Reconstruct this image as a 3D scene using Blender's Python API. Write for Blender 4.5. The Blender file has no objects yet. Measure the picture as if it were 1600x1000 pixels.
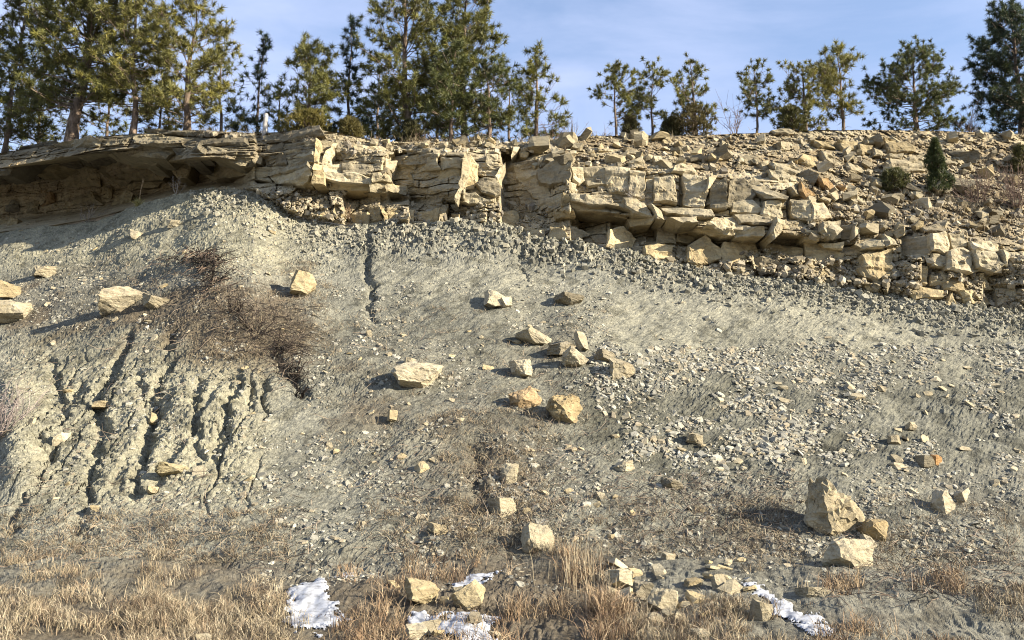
import bpy, bmesh, math, random
import numpy as np
from mathutils import Vector, Matrix, Euler
R = math.radians
scene = bpy.context.scene
COL = scene.collection
# ------------------------------------------------------------------ camera
F = 1386.0                      # focal length in photograph pixels (1600 wide)
PITCH = R(9.0); CP, SP = math.cos(PITCH), math.sin(PITCH)
EYE = 1.6
cam = bpy.data.cameras.new('camera'); cam_o = bpy.data.objects.new('camera', cam); COL.objects.link(cam_o)
cam_o.location = (0, 0, EYE); cam_o.rotation_euler = (R(90) + PITCH, 0, 0)
cam.sensor_width = 36; cam.lens = 36 * F / 1600; cam.clip_end = 3000; cam.clip_start = 0.05
scene.camera = cam_o
scene.cycles.filter_width = 1.05
# ------------------------------------------------------------------ sky, sun, exposure
SUN_EL, SUN_AZ = R(23), R(109)      # azimuth clockwise from the view direction
sdir = Vector((math.cos(SUN_EL)*math.sin(SUN_AZ), math.cos(SUN_EL)*math.cos(SUN_AZ), math.sin(SUN_EL)))
world = bpy.data.worlds.new('World'); scene.world = world; world.use_nodes = True
wn, wl = world.node_tree.nodes, world.node_tree.links
wn.clear()
sky = wn.new('ShaderNodeTexSky'); sky.sky_type = 'NISHITA'; sky.sun_disc = False
sky.sun_elevation = SUN_EL; sky.sun_rotation = SUN_AZ; sky.air_density = 1.0; sky.dust_density = 0.3; sky.ozone_density = 3.0
wtc = wn.new('ShaderNodeTexCoord'); wmap = wn.new('ShaderNodeMapping'); wmap.inputs['Scale'].default_value = (1.6, 1.6, 4.5)
wmap.inputs['Rotation'].default_value = (0.15, 0.3, 0.2)
wnz = wn.new('ShaderNodeTexNoise'); wnz.inputs['Scale'].default_value = 1.5; wnz.inputs['Detail'].default_value = 7; wnz.inputs['Roughness'].default_value = .55
wnz.inputs['Distortion'].default_value = .6
wr = wn.new('ShaderNodeMapRange'); wr.inputs[1].default_value = .40; wr.inputs[2].default_value = .75; wr.inputs[3].default_value = 0.25; wr.inputs[4].default_value = .95
wmix = wn.new('ShaderNodeMix'); wmix.data_type = 'RGBA'; wmix.inputs['B'].default_value = (3.1, 3.5, 4.9, 1)
bg = wn.new('ShaderNodeBackground'); bg.inputs['Strength'].default_value = 0.088
wo = wn.new('ShaderNodeOutputWorld')
wl.new(wtc.outputs['Generated'], wmap.inputs['Vector']); wl.new(wmap.outputs[0], wnz.inputs['Vector'])
wl.new(wnz.outputs['Fac'], wr.inputs[0]); wl.new(wr.outputs[0], wmix.inputs['Factor'])
wl.new(sky.outputs[0], wmix.inputs['A']); wl.new(wmix.outputs['Result'], bg.inputs['Color']); wl.new(bg.outputs[0], wo.inputs['Surface'])
sl = bpy.data.lights.new('sun', 'SUN'); sl.energy = 5.0; sl.angle = R(.53); sl.color = (1.0, .91, .76)
so = bpy.data.objects.new('sun', sl); COL.objects.link(so); so.rotation_euler = sdir.to_track_quat('Z', 'Y').to_euler(); so.location = sdir * 60
vs = scene.view_settings; vs.view_transform = 'Standard'; vs.look = 'None'; vs.exposure = 1.5; vs.gamma = 1; vs.use_curve_mapping = False
rng = np.random.default_rng(7)
random.seed(7)

# ------------------------------------------------------------------ helpers: noise
def _hash(ix, iy, iz, seed):
    h = (ix.astype(np.int64)*374761393 + iy.astype(np.int64)*668265263 + iz.astype(np.int64)*2147483647 + seed*974634777) & 0xffffffff
    h = ((h ^ (h >> 13)) * 1274126177) & 0xffffffff
    h = ((h ^ (h >> 16)) * 2246822519) & 0xffffffff
    return (h ^ (h >> 15)) & 0xffffffff
def noise(p, seed=0):
    """value noise in -1..1 on an (N,3) array"""
    i = np.floor(p).astype(np.int64); f = p - i; u = f*f*f*(f*(f*6-15)+10)
    r = 0
    for dx in (0, 1):
        wx = u[:, 0] if dx else 1-u[:, 0]
        for dy in (0, 1):
            wy = u[:, 1] if dy else 1-u[:, 1]
            for dz in (0, 1):
                wz = u[:, 2] if dz else 1-u[:, 2]
                r = r + wx*wy*wz*(_hash(i[:, 0]+dx, i[:, 1]+dy, i[:, 2]+dz, seed)/2147483647.5 - 1)
    return r
def fbm(p, octv=4, seed=0, gain=.5, lac=2.03):
    a, s, t = 1., 0., 0.
    for o in range(octv):
        s = s + a*noise(p*(lac**o), seed+o*17); t += a; a *= gain
    return s/t
def worley(x, y, seed=0):
    """2-D cells: distance to nearest, distance to second, random of the nearest cell"""
    ix, iy = np.floor(x), np.floor(y)
    d1 = np.full(x.shape, 9.); d2 = d1.copy(); cid = np.zeros(x.shape)
    z = np.zeros(x.shape, np.int64)
    for dx in (-1, 0, 1):
        for dy in (-1, 0, 1):
            cx, cy = ix+dx, iy+dy
            h = _hash(cx, cy, z, seed); h2 = _hash(cx, cy, z+1, seed); h3 = _hash(cx, cy, z+2, seed)
            d = np.hypot(cx + h/4294967296. - x, cy + h2/4294967296. - y)
            near = d < d1
            d2 = np.where(near, d1, np.minimum(d2, d)); cid = np.where(near, h3/4294967296., cid); d1 = np.where(near, d, d1)
    return d1, d2, cid
def smooth(a, b, x):
    t = np.clip((x-a)/(b-a), 0, 1); return t*t*(3-2*t)
# ------------------------------------------------------------------ helpers: the survey of the photograph (direction a = x/y, k = (z-eye)/y)
def ak(px, py):
    u = (np.asarray(px, float)-800)/F; v = (500-np.asarray(py, float))/F
    den = CP - v*SP
    return u/den, (SP + v*CP)/den
def pxof(a, k):
    fw = CP + k*SP
    return 800 + F*a/fw, 500 - F*(-SP + k*CP)/fw
def point(px, py, Y):
    a, k = ak(px, py); return Vector((float(a)*Y, Y, EYE + float(k)*Y))
# ------------------------------------------------------------------ helpers: objects
def mesh_from(name, verts, faces_flat, sizes=None, mat=None, smooth_sh=False, cols=None):
    """verts (N,3); faces_flat: (M,3) or (M,4) int array"""
    me = bpy.data.meshes.new(name)
    f = np.asarray(faces_flat, np.int32); n, m = f.shape
    me.vertices.add(len(verts)); me.vertices.foreach_set('co', np.asarray(verts, np.float32).ravel())
    me.loops.add(n*m); me.loops.foreach_set('vertex_index', f.ravel())
    me.polygons.add(n); me.polygons.foreach_set('loop_start', np.arange(0, n*m, m, dtype=np.int32))
    me.polygons.foreach_set('loop_total', np.full(n, m, np.int32))
    me.polygons.foreach_set('use_smooth', np.full(n, smooth_sh, bool))
    me.update(calc_edges=True); me.validate()
    if cols is not None:
        c = np.ones((len(verts), 4), np.float32); cc = np.asarray(cols, np.float32)
        c[:, :cc.shape[1]] = cc
        at = me.color_attributes.new('tint', 'FLOAT_COLOR', 'POINT'); at.data.foreach_set('color', c.ravel())
    if mat: me.materials.append(mat)
    return me
def link(name, me, parent=None, loc=None, kind=None, label=None, cat=None, group=None):
    o = bpy.data.objects.new(name, me); COL.objects.link(o)
    if parent is not None: o.parent = parent
    if loc is not None: o.location = loc
    tag(o, label, cat, group, kind); return o
def tag(o, label=None, cat=None, group=None, kind=None):
    if label: o['label'] = label
    if cat: o['category'] = cat
    if group: o['group'] = group
    if kind: o['kind'] = kind
def empty(name, loc, label=None, cat=None, group=None):
    o = bpy.data.objects.new(name, None); COL.objects.link(o); o.location = loc; o.empty_display_size = .1
    tag(o, label, cat, group); return o
def grid_faces(nr, nc):
    i = np.arange(nr*nc).reshape(nr, nc)
    return np.stack([i[:-1, :-1].ravel(), i[:-1, 1:].ravel(), i[1:, 1:].ravel(), i[1:, :-1].ravel()], 1)
# ------------------------------------------------------------------ materials
class NT:
    def __init__(s, name, rough=.9, spec=.2):
        s.m = bpy.data.materials.new(name); s.m.use_nodes = True; s.t = s.m.node_tree; s.n = s.t.nodes; s.l = s.t.links
        s.b = s.n['Principled BSDF']; s.b.inputs['Roughness'].default_value = rough; s.b.inputs['Specular IOR Level'].default_value = spec
        s.tc = s.n.new('ShaderNodeTexCoord'); s.geo = s.n.new('ShaderNodeNewGeometry')
    def noise(s, scale, detail=5, rough=.6, vec=None, sc3=None, dist=0):
        x = s.n.new('ShaderNodeTexNoise'); x.inputs['Scale'].default_value = scale; x.inputs['Detail'].default_value = detail
        x.inputs['Roughness'].default_value = rough; x.inputs['Distortion'].default_value = dist
        v = vec or s.geo.outputs['Position']
        if sc3:
            mp = s.n.new('ShaderNodeMapping'); mp.inputs['Scale'].default_value = sc3[:3]
            if len(sc3) > 3: mp.inputs['Rotation'].default_value = sc3[3]
            s.l.new(v, mp.inputs['Vector']); v = mp.outputs[0]
        s.l.new(v, x.inputs['Vector']); return x.outputs['Fac']
    def voro(s, scale, feature='F1'):
        x = s.n.new('ShaderNodeTexVoronoi'); x.inputs['Scale'].default_value = scale; x.feature = feature
        s.l.new(s.geo.outputs['Position'], x.inputs['Vector']); return x.outputs['Distance']
    def ramp(s, fac, stops):
        r = s.n.new('ShaderNodeValToRGB'); e = r.color_ramp.elements
        while len(e) < len(stops): e.new(.5)
        for q, (p, c) in zip(e, stops): q.position = p; q.color = (*c, 1) if len(c) == 3 else c
        s.l.new(fac, r.inputs['Fac']); return r.outputs['Color']
    def mix(s, fac, a, b, mode='MIX'):
        x = s.n.new('ShaderNodeMix'); x.data_type = 'RGBA'; x.blend_type = mode
        for k, v in (('Factor', fac), ('A', a), ('B', b)):
            if isinstance(v, (int, float)): x.inputs[k].default_value = v
            elif isinstance(v, tuple): x.inputs[k].default_value = (*v, 1)
            else: s.l.new(v, x.inputs[k])
        return x.outputs['Result']
    def attr(s, name='tint'):
        x = s.n.new('ShaderNodeAttribute'); x.attribute_name = name; return x
    def sep(s, col):
        x = s.n.new('ShaderNodeSeparateColor'); s.l.new(col, x.inputs[0]); return x.outputs
    def objcol(s):
        return s.n.new('ShaderNodeObjectInfo').outputs['Color']
    def bump(s, h, strength, dist):
        b = s.n.new('ShaderNodeBump'); b.inputs['Strength'].default_value = strength; b.inputs['Distance'].default_value = dist
        s.l.new(h, b.inputs['Height'])
        if s.b.inputs['Normal'].links: s.l.new(s.b.inputs['Normal'].links[0].from_socket, b.inputs['Normal'])
        s.l.new(b.outputs[0], s.b.inputs['Normal'])
    def out(s, col):
        s.l.new(col, s.b.inputs['Base Color']); return s.m

def mat_rock(name, use_attr):
    t = NT(name)
    base = t.ramp(t.noise(1.3, 6, .65), [(.28, (.27, .225, .145)), (.5, (.385, .335, .23)), (.72, (.49, .435, .315))])
    strat = t.noise(3.0, 6, .62, sc3=(.5, .5, 5.5))
    c = t.mix(.55, base, t.ramp(strat, [(.3, (.55, .5, .42)), (.5, (1, 1, 1)), (.7, (1.15, 1.1, 1.0))]), 'MULTIPLY')
    rust = t.ramp(t.noise(.9, 5, .6), [(.62, (0, 0, 0)), (.74, (1, 1, 1))])
    rs = t.mix(.22, (0, 0, 0), rust, 'MIX')
    c = t.mix(rs, c, (.28, .18, .085))
    lich = t.ramp(t.noise(5.5, 7, .72), [(.50, (0, 0, 0)), (.62, (1, 1, 1))])
    l2 = t.mix(.42, (0, 0, 0), lich)
    c = t.mix(l2, c, (.13, .12, .10))
    c = t.mix(.4, c, t.ramp(t.noise(38, 4, .7), [(.3, (.62, .6, .56)), (.55, (1, 1, 1)), (.75, (1.2, 1.2, 1.15))]), 'MULTIPLY')
    tint = t.attr().outputs['Color'] if use_attr else t.objcol()
    c = t.mix(1.0, c, tint, 'MULTIPLY')
    t.bump(t.noise(14, 7, .7, sc3=(.7, .7, 2.2)), .8, .05)
    t.bump(t.noise(70, 3, .7), .5, .012)
    return t.out(c)
M_ROCK = mat_rock('sandstone_block', False); M_CLIFF = mat_rock('sandstone_face', True)

def mat_shale():
    t = NT('grey_shale')
    patch = t.ramp(t.noise(2.6, 8, .68, dist=.5), [(.38, (.36, .355, .32)), (.50, (1, 1, 1)), (.70, (1.12, 1.1, 1.05))])
    base = t.ramp(t.noise(.8, 7, .65), [(.28, (.155, .151, .121)), (.5, (.216, .209, .167)), (.72, (.278, .266, .208))])
    st = t.noise(9, 6, .7, sc3=(1.0, 1.0, 2.6, (0, .55, 0)))
    c = t.mix(.75, base, t.ramp(st, [(.32, (.45, .44, .40)), (.5, (1, 1, 1)), (.68, (1.28, 1.26, 1.2))]), 'MULTIPLY')
    sp = t.ramp(t.noise(34, 4, .75), [(.36, (.5, .49, .45)), (.5, (1, 1, 1)), (.66, (1.4, 1.38, 1.3))])
    c = t.mix(.75, c, sp, 'MULTIPLY')
    c = t.mix(.7, c, patch, 'MULTIPLY')
    at = t.sep(t.attr().outputs['Color'])
    n2 = t.noise(2.2, 6, .7)
    soil = t.ramp(t.noise(16, 6, .7), [(.3, (.06, .048, .032)), (.5, (.12, .098, .066)), (.7, (.20, .165, .115))])
    mm = t.n.new('ShaderNodeMath'); mm.operation = 'MULTIPLY_ADD'; mm.inputs[1].default_value = 1.5; t.l.new(n2, mm.inputs[0]); mm.inputs[2].default_value = -.75
    m2 = t.n.new('ShaderNodeMath'); m2.operation = 'ADD'; m2.use_clamp = True; t.l.new(mm.outputs[0], m2.inputs[0]); t.l.new(at[0], m2.inputs[1])
    m3 = t.n.new('ShaderNodeMath'); m3.operation = 'MULTIPLY'; m3.use_clamp = True; t.l.new(m2.outputs[0], m3.inputs[0]); t.l.new(at[0], m3.inputs[1])
    c = t.mix(m3.outputs[0], c, soil)
    c = t.mix(at[1], c, t.mix(1.0, c, (1.26, 1.21, 1.06), 'MULTIPLY'))     # cream clay
    c = t.mix(at[2], c, t.mix(1.0, c, (.34, .34, .30), 'MULTIPLY'))        # darker olive shale
    t.bump(t.noise(26, 6, .75, sc3=(1, 1, 1.8, (0, .55, 0))), .9, .035)
    t.bump(t.noise(90, 3, .7), .6, .012)
    return t.out(c)
M_SHALE = mat_shale()
def mat_plain(name, use_attr=True, bumpy=0, rough=.9):
    t = NT(name, rough)
    c = t.attr().outputs['Color'] if use_attr else t.objcol()
    c = t.mix(.5, c, t.ramp(t.noise(30, 4, .7), [(.3, (.6, .6, .6)), (.7, (1.35, 1.35, 1.35))]), 'MULTIPLY')
    if bumpy: t.bump(t.noise(60, 4, .7), .6, bumpy)
    return t.out(c)
M_CHIP = mat_plain('shale_chip', True, .01)
M_TWIG = mat_plain('dry_twig'); M_GRASS = mat_plain('dry_grass_blade')
def mat_leaf(name, trans=.25):
    t = NT(name, .55, .3); c = t.attr().outputs['Color']; t.out(c)
    tr = t.n.new('ShaderNodeBsdfTranslucent'); t.l.new(c, tr.inputs['Color'])
    ms = t.n.new('ShaderNodeMixShader'); ms.inputs[0].default_value = trans
    o = t.n['Material Output']; t.l.new(t.b.outputs[0], ms.inputs[1]); t.l.new(tr.outputs[0], ms.inputs[2]); t.l.new(ms.outputs[0], o.inputs['Surface'])
    return t.m
M_NEEDLE = mat_leaf('pine_needles')
def mat_bark():
    t = NT('pine_bark')
    c = t.ramp(t.noise(9, 6, .7, sc3=(1, 1, .35)), [(.32, (.05, .037, .026)), (.5, (.15, .108, .075)), (.7, (.30, .225, .165))])
    t.bump(t.noise(22, 5, .7, sc3=(1, 1, .3)), 1., .05); return t.out(c)
M_BARK = mat_bark()
def mat_snow():
    t = NT('old_snow', .6, .3); c = t.ramp(t.noise(14, 5, .6), [(.35, (.22, .22, .22)), (.55, (.40, .41, .43))])
    t.bump(t.noise(10, 4, .6), .25, .02); t.b.inputs['Subsurface Weight'].default_value = .15
    t.b.inputs['Subsurface Radius'].default_value = (.03, .03, .04); return t.out(c)
M_SNOW = mat_snow()
def mat_wood():
    t = NT('weathered_wood'); c = t.ramp(t.noise(20, 5, .7, sc3=(1, 1, .12)), [(.3, (.20, .18, .16)), (.7, (.46, .43, .39))])
    t.bump(t.noise(40, 4, .7, sc3=(1, 1, .1)), .6, .01); return t.out(c)
M_WOOD = mat_wood()
def mat_topsoil():
    t = NT('hilltop_soil'); c = t.ramp(t.noise(6, 7, .7), [(.3, (.07, .055, .036)), (.5, (.14, .115, .076)), (.7, (.23, .195, .13))])
    t.bump(t.noise(30, 5, .7), .8, .03); return t.out(c)
M_SOIL = mat_topsoil()

# ------------------------------------------------------------------ the shale slope
BASE = [(-200, 372, 25.6), (0, 362, 24.0), (80, 352, 23.3), (150, 340, 22.7), (230, 318, 22.1), (300, 301, 21.5), (350, 295, 21.1), (400, 300, 20.8), (450, 335, 20.5), (500, 345, 20.4), (545, 352, 20.3),
        (600, 350, 20.3), (700, 348, 20.3), (780, 355, 20.1), (820, 372, 19.9), (855, 384, 19.7), (900, 386, 19.6), (950, 394, 19.5), (1000, 406, 19.4), (1100, 424, 19.2), (1230, 440, 19.0), (1350, 457, 18.9), (1450, 474, 18.7),
        (1600, 493, 18.5), (1800, 515, 18.2)]
bp = np.array(BASE, float); BA, BK = ak(bp[:, 0], bp[:, 1]); BY = bp[:, 2]
def kb(a): return np.interp(a, BA, BK)
def yb(a): return np.interp(a, BA, BY)
A_in = np.linspace(-.665, .665, 930)
A_all = np.concatenate([np.linspace(-1.5, -.68, 30), A_in, np.linspace(.68, 1.5, 30)])
KBOT = -.235
N_K = 400; N_LOW = 26
def slope_profile(a):
    Yb, Zb = float(yb(a)), EYE + float(kb(a))*float(yb(a))
    ys = np.concatenate([np.linspace(1.5, 10.2, 160), np.linspace(10.25, Yb, 300)])
    yt, zt = 10.2, .48
    s = np.clip((ys-yt)/(Yb-yt), 0, 1)
    z = np.where(ys < yt, -.06 + (zt+.06)*smooth(3.5, 11.2, ys)/smooth(3.5, 11.2, yt), zt + (Zb-zt)*(s + .20*(s*s-s)))
    return ys, z
nA = len(A_all)
SY = np.zeros((N_LOW+N_K, nA)); SK = np.zeros_like(SY)
for i, a in enumerate(A_all):
    ys, z = slope_profile(a); k = (z-EYE)/ys; k = np.maximum.accumulate(k + np.arange(len(k))*1e-9)
    klow = -1.6/np.linspace(2.0, 1.6/abs(KBOT)*.985, N_LOW) if False else np.linspace(k[0], KBOT, N_LOW+1)[:-1]
    ks = np.concatenate([klow, np.linspace(KBOT, float(kb(a)), N_K)])
    SK[:, i] = ks; SY[:, i] = np.interp(ks, k, ys)
SA = np.broadcast_to(A_all, SY.shape)
P0 = np.stack([SA*SY, SY, EYE + SK*SY], -1)
PXg, PYg = pxof(SA, SK)
du = np.gradient(P0, axis=1); dv = np.gradient(P0, axis=0)
Nn = np.cross(du, dv); Nn /= np.linalg.norm(Nn, axis=-1, keepdims=True)
Pf = P0.reshape(-1, 3); pxf, pyf = PXg.ravel(), PYg.ravel()
basepx = np.interp(pxf, bp[:, 0], bp[:, 1])
below = pyf - basepx                                   # photo rows below the foot of the cliff
def box(x0, x1, y0, y1, s=40):
    return smooth(x0-s, x0+s, pxf)*(1-smooth(x1-s, x1+s, pxf))*smooth(y0-s, y0+s, pyf)*(1-smooth(y1-s, y1+s, pyf))
disp = .12*fbm(Pf*.45, 3, 1) + .07*fbm(Pf*1.6, 5, 2, .55)
# direction of fall on the face, leaning right
sx = Pf[:, 0]*.86 + Pf[:, 2]*.5; sz = Pf[:, 2]*.86 - Pf[:, 0]*.5
streak = np.stack([sx*2.2, Pf[:, 1]*1.0, sz*9], 1)
disp += .030*fbm(streak, 4, 3, .6)*(1+.3*box(560, 1600, 350, 700))
fine = np.stack([sx*8, Pf[:, 1]*5, sz*26], 1)
m_rough = .55 + .45*noise(Pf*.7, 9) + .6*smooth(60, 0, below)
m_sm = box(560, 1620, 400, 560, 40)*(1-smooth(60, 20, below))
disp += .030*(1-.55*m_sm)*np.abs(fbm(fine, 3, 5, .6))*np.clip(m_rough, .2, 1.6)*2
# clods under the cliff foot
m_clod = (smooth(52, 8, below)*smooth(520, 570, pxf) + .7*box(560, 860, 350, 410, 20) + .8*smooth(480, 400, pxf)*smooth(60, 10, below)*smooth(300, 340, pxf))
m_clod = np.clip(m_clod*(.65+.7*noise(Pf*1.5, 21)), 0, 1.3)
d1, d2, cid = worley(Pf[:, 0]*5.5 + .3*noise(Pf*4, 4), Pf[:, 2]*6.5 + .3*noise(Pf*4, 6), 31)
disp += m_clod*(.09*cid*smooth(.0, .22, d2-d1) + .03*(1-d1))
d1, d2, cid2 = worley(Pf[:, 0]*12, Pf[:, 2]*14, 33)
disp += (.05+m_clod)*.04*cid2*smooth(0, .25, d2-d1)
# rills in the clay at the left
m_rill = box(20, 400, 560, 790, 45)
warp = .20*fbm(Pf*1.3, 3, 41)
rill = np.abs(noise(np.stack([(Pf[:, 0]+warp + .12*Pf[:, 2])*3.4, Pf[:, 2]*.22, Pf[:, 2]*0], 1), 43))
disp -= m_rill*.07*(1-smooth(0, .13, rill))
lump = worley(Pf[:, 0]*4.2 + .3*noise(Pf*3, 51), Pf[:, 2]*3.2 + .3*noise(Pf*3, 53), 55)
disp += m_rill*(.035*fbm(Pf*np.array([6., 6, 3]), 4, 57, .62) + .04*np.abs(noise(Pf*15, 58)))
disp += box(0, 60, 600, 780, 30)*.20
# gullies traced in the photograph
GUL = [([(578, 356), (575, 375), (571, 410), (577, 440), (575, 480), (582, 500)], .085, .13), ([(816, 375), (812, 405), (825, 440)], .05, .07),
       ([(80, 560), (92, 600), (95, 640), (112, 670)], .07, .13), ([(205, 520), (195, 545), (175, 580), (155, 620), (160, 680), (145, 740), (142, 790), (120, 850)], .08, .17),
       ([(262, 560), (245, 600), (235, 660), (222, 720), (205, 775)], .085, .19), ([(310, 590), (308, 640), (310, 720)], .065, .12), ([(372, 590), (350, 660), (335, 715)], .08, .17),
       ([(60, 690), (78, 715), (60, 760), (10, 830)], .06, .15), ([(215, 580), (226, 640)], .06, .11), ([(745, 690), (742, 760), (762, 800)], .11, .12), ([(418, 590), (410, 660)], .06, .16),
       ([(120, 600), (113, 628), (140, 636)], .065, .13), ([(430, 560), (455, 590), (472, 620)], .1, .15), ([(272, 520), (250, 560)], .07, .13), ([(395, 600), (385, 650)], .065, .13)]
def slope_base_pt(px, py):
    a, k = ak(px, py); a = float(a); k = float(k)
    ys, z = slope_profile(a); kk = (z-EYE)/ys; y = np.interp(min(k, kb(a)), np.maximum.accumulate(kk), ys)
    return np.array((a*y, y, EYE+k*y))
jit = .16*fbm(Pf*4, 4, 61, .6)
for pl, w, d in GUL:
    q = np.array(pl, float); sel = np.where((pxf > q[:, 0].min()-70) & (pxf < q[:, 0].max()+70) & (pyf > q[:, 1].min()-60) & (pyf < q[:, 1].max()+60))[0]
    W = [slope_base_pt(*p) for p in pl]; P = Pf[sel] + np.stack([jit[sel]*1.2, jit[sel]*0, jit[sel]*.4], 1); best = np.full(len(sel), 9.); prog = np.zeros(len(sel))
    for j in range(len(W)-1):
        A, B = W[j], W[j+1]; t = np.clip(((P-A) @ (B-A))/((B-A) @ (B-A)), 0, 1)
        dd = np.linalg.norm(P - A - t[:, None]*(B-A), axis=1); nb = dd < best; best = np.where(nb, dd, best); prog = np.where(nb, (j+t)/(len(W)-1), prog)
    disp[sel] -= d*np.exp(-(best/w)**2)*(.45+.55*np.sin(np.pi*np.clip(prog*.86+.12, 0, 1)))
# verge: rough ground
m_verge = smooth(820, 930, pyf + 40*noise(Pf*.6, 71))
disp += m_verge*(.06*fbm(Pf*2.2, 4, 73))
disp = np.where(np.abs(pxf-800) > 1000, disp*.6, disp)
SP3 = (Pf + Nn.reshape(-1, 3)*disp[:, None]).reshape(P0.shape)
# colours: r = soil, g = cream clay, b = darker olive
pn = smooth(.05, .45, fbm(Pf*.9, 4, 79))
soilm = np.clip(m_verge*(1-.55*smooth(900, 1050, pxf)) + .5*pn*box(470, 1020, 470, 860, 60) + .6*pn*box(1000, 1650, 720, 960, 60) + .6*pn*box(-50, 500, 400, 560, 50) + .85*box(290, 480, 470, 590, 40) + .3*box(480, 900, 490, 780, 80) + .5*box(660, 860, 660, 860, 90) + .55*box(0, 480, 420, 540, 40) + .35*box(950, 1250, 730, 860, 50), 0, 1)
creamm = np.clip(.75*box(20, 420, 520, 790, 50) + .8*box(0, 520, 290, 420, 30)*(1-smooth(400, 520, pxf)*.6) + .3*smooth(30, 0, below), 0, 1)
pale = .55*box(900, 1650, 460, 560, 35) + .4*box(590, 860, 410, 470, 30)
creamm = np.clip(creamm + pale*.5, 0, 1)
olive = np.clip(1.0*box(900, 1650, 570, 740, 50) + .5*box(480, 900, 470, 720, 60) + .25*box(450, 1650, 740, 900, 60) + .4*box(60, 300, 410, 540, 40) + .45*m_clod, 0, 1)*(.62+.75*fbm(Pf*1.3, 4, 77, .6))
mes = mesh_from('shale_slope', SP3.reshape(-1, 3), grid_faces(*SY.shape), mat=M_SHALE, cols=np.stack([soilm, creamm, np.clip(olive, 0, 1)], 1))
slope = link('shale_slope', mes, kind='structure'); slope['label'] = 'grey shale slope below the sandstone cliff'
da = A_in[1]-A_in[0]
def slope_at(px, py):
    """displaced surface point and normal of the slope seen at a photo pixel (arrays)"""
    a, k = ak(np.atleast_1d(px), np.atleast_1d(py)); a = np.clip(a, -.66, .66)
    ci = 30 + (a-A_in[0])/da; kt = kb(a)
    ri = N_LOW + np.clip((k-KBOT)/(kt-KBOT), 0, .999)*(N_K-1)
    c0, r0 = np.floor(ci).astype(int), np.floor(ri).astype(int); fc, fr = (ci-c0)[:, None], (ri-r0)[:, None]
    p = (SP3[r0, c0]*(1-fc)+SP3[r0, c0+1]*fc)*(1-fr) + (SP3[r0+1, c0]*(1-fc)+SP3[r0+1, c0+1]*fc)*fr
    return p, Nn[r0, c0]

# ------------------------------------------------------------------ the cliff: relief of the rock face behind the blocks
CL = {-200: [(372, 25.6), (355, 27.9), (275, 28.2), (262, 24.6), (250, 25.2)], 0: [(362, 24.0), (345, 26.6), (276, 26.9), (264, 22.9), (240, 23.5)],
      150: [(340, 22.7), (325, 25.2), (250, 25.3), (238, 21.6), (214, 22.2)], 300: [(301, 21.5), (290, 23.5), (258, 23.5), (247, 20.6), (203, 21.6)],
      360: [(295, 21.05), (284, 22.6), (260, 22.5), (249, 20.5), (206, 21.3)],
      400: [(300, 20.8), (282, 21.0), (255, 20.9), (240, 20.6), (208, 21.2)], 500: [(345, 20.4), (296, 20.7), (285, 20.25), (240, 20.4), (203, 20.8)],
      600: [(350, 20.3), (312, 20.9), (296, 20.5), (240, 20.6), (222, 21.0)], 700: [(348, 20.3), (322, 20.8), (300, 20.5), (270, 20.8), (240, 20.6), (221, 21.2)],
      780: [(355, 20.1), (300, 20.4), (250, 20.7), (224, 21.4)], 850: [(383, 19.7), (340, 20.7), (290, 20.9), (250, 20.8), (220, 21.9)],
      900: [(386, 19.6), (356, 20.6), (338, 20.6), (328, 19.6), (318, 20.2), (265, 20.5), (245, 21.1), (213, 22.6)], 1000: [(406, 19.4), (362, 20.5), (346, 20.5), (338, 19.5), (322, 20.05), (265, 20.3), (250, 20.9), (212, 22.8)],
      1100: [(424, 19.2), (382, 20.2), (366, 20.3), (357, 19.3), (335, 19.85), (275, 20.1), (255, 20.8), (211, 23.0)], 1230: [(440, 19.0), (395, 20.0), (376, 20.1), (366, 19.2), (330, 19.75), (285, 20.0), (206, 23.3)],
      1350: [(457, 18.9), (402, 19.3), (385, 19.25), (340, 19.8), (203, 23.6)], 1450: [(474, 18.7), (420, 19.05), (368, 19.15), (345, 19.9), (204, 24.0)],
      1600: [(493, 18.5), (430, 18.95), (398, 19.05), (372, 19.8), (209, 24.5)], 1800: [(515, 18.2), (430, 18.8), (400, 19.4), (215, 25.)]}
NH = 60; keys = sorted(CL); prof = []; topk = []
for c in keys:
    rows = np.array([r for r, _ in CL[c]], float); Ys = np.array([y for _, y in CL[c]])
    _, ks = ak(np.full(len(rows), c), rows); h = (ks-ks[0])/(ks[-1]-ks[0])
    prof.append(np.interp(np.linspace(0, 1, NH), h, Ys)); topk.append(ks[-1])
prof = np.array(prof); ca = np.array([float(ak(c, CL[c][-1][0])[0]) for c in keys]); topk = np.array(topk)
def ktop(a): return np.interp(a, ca, topk)
TEETH = [(402, 497, .5, 208, 290), (520, 604, .5, 240, 300), (612, 727, 1.0, 238, 318), (787, 892, 1.7, 238, 378), (540, 640, .7, 304, 352), (642, 692, .5, 312, 352), (700, 760, .5, 318, 352), (1062, 1090, .3, 275, 335), (1090, 1112, .3, 272, 335), (1114, 1140, .3, 272, 335),
         (1308, 1342, .5, 345, 382), (1410, 1452, .5, 365, 405), (1486, 1512, .2, 365, 390), (1230, 1255, .5, 300, 345), (985, 1010, .4, 355, 405), (905, 955, .6, 342, 390), (1030, 1052, .3, 275, 318), (1180, 1255, .5, 392, 440), (1390, 1440, .4, 405, 465), (1540, 1640, .9, 425, 492), (1560, 1600, .3, 385, 420)]
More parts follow.
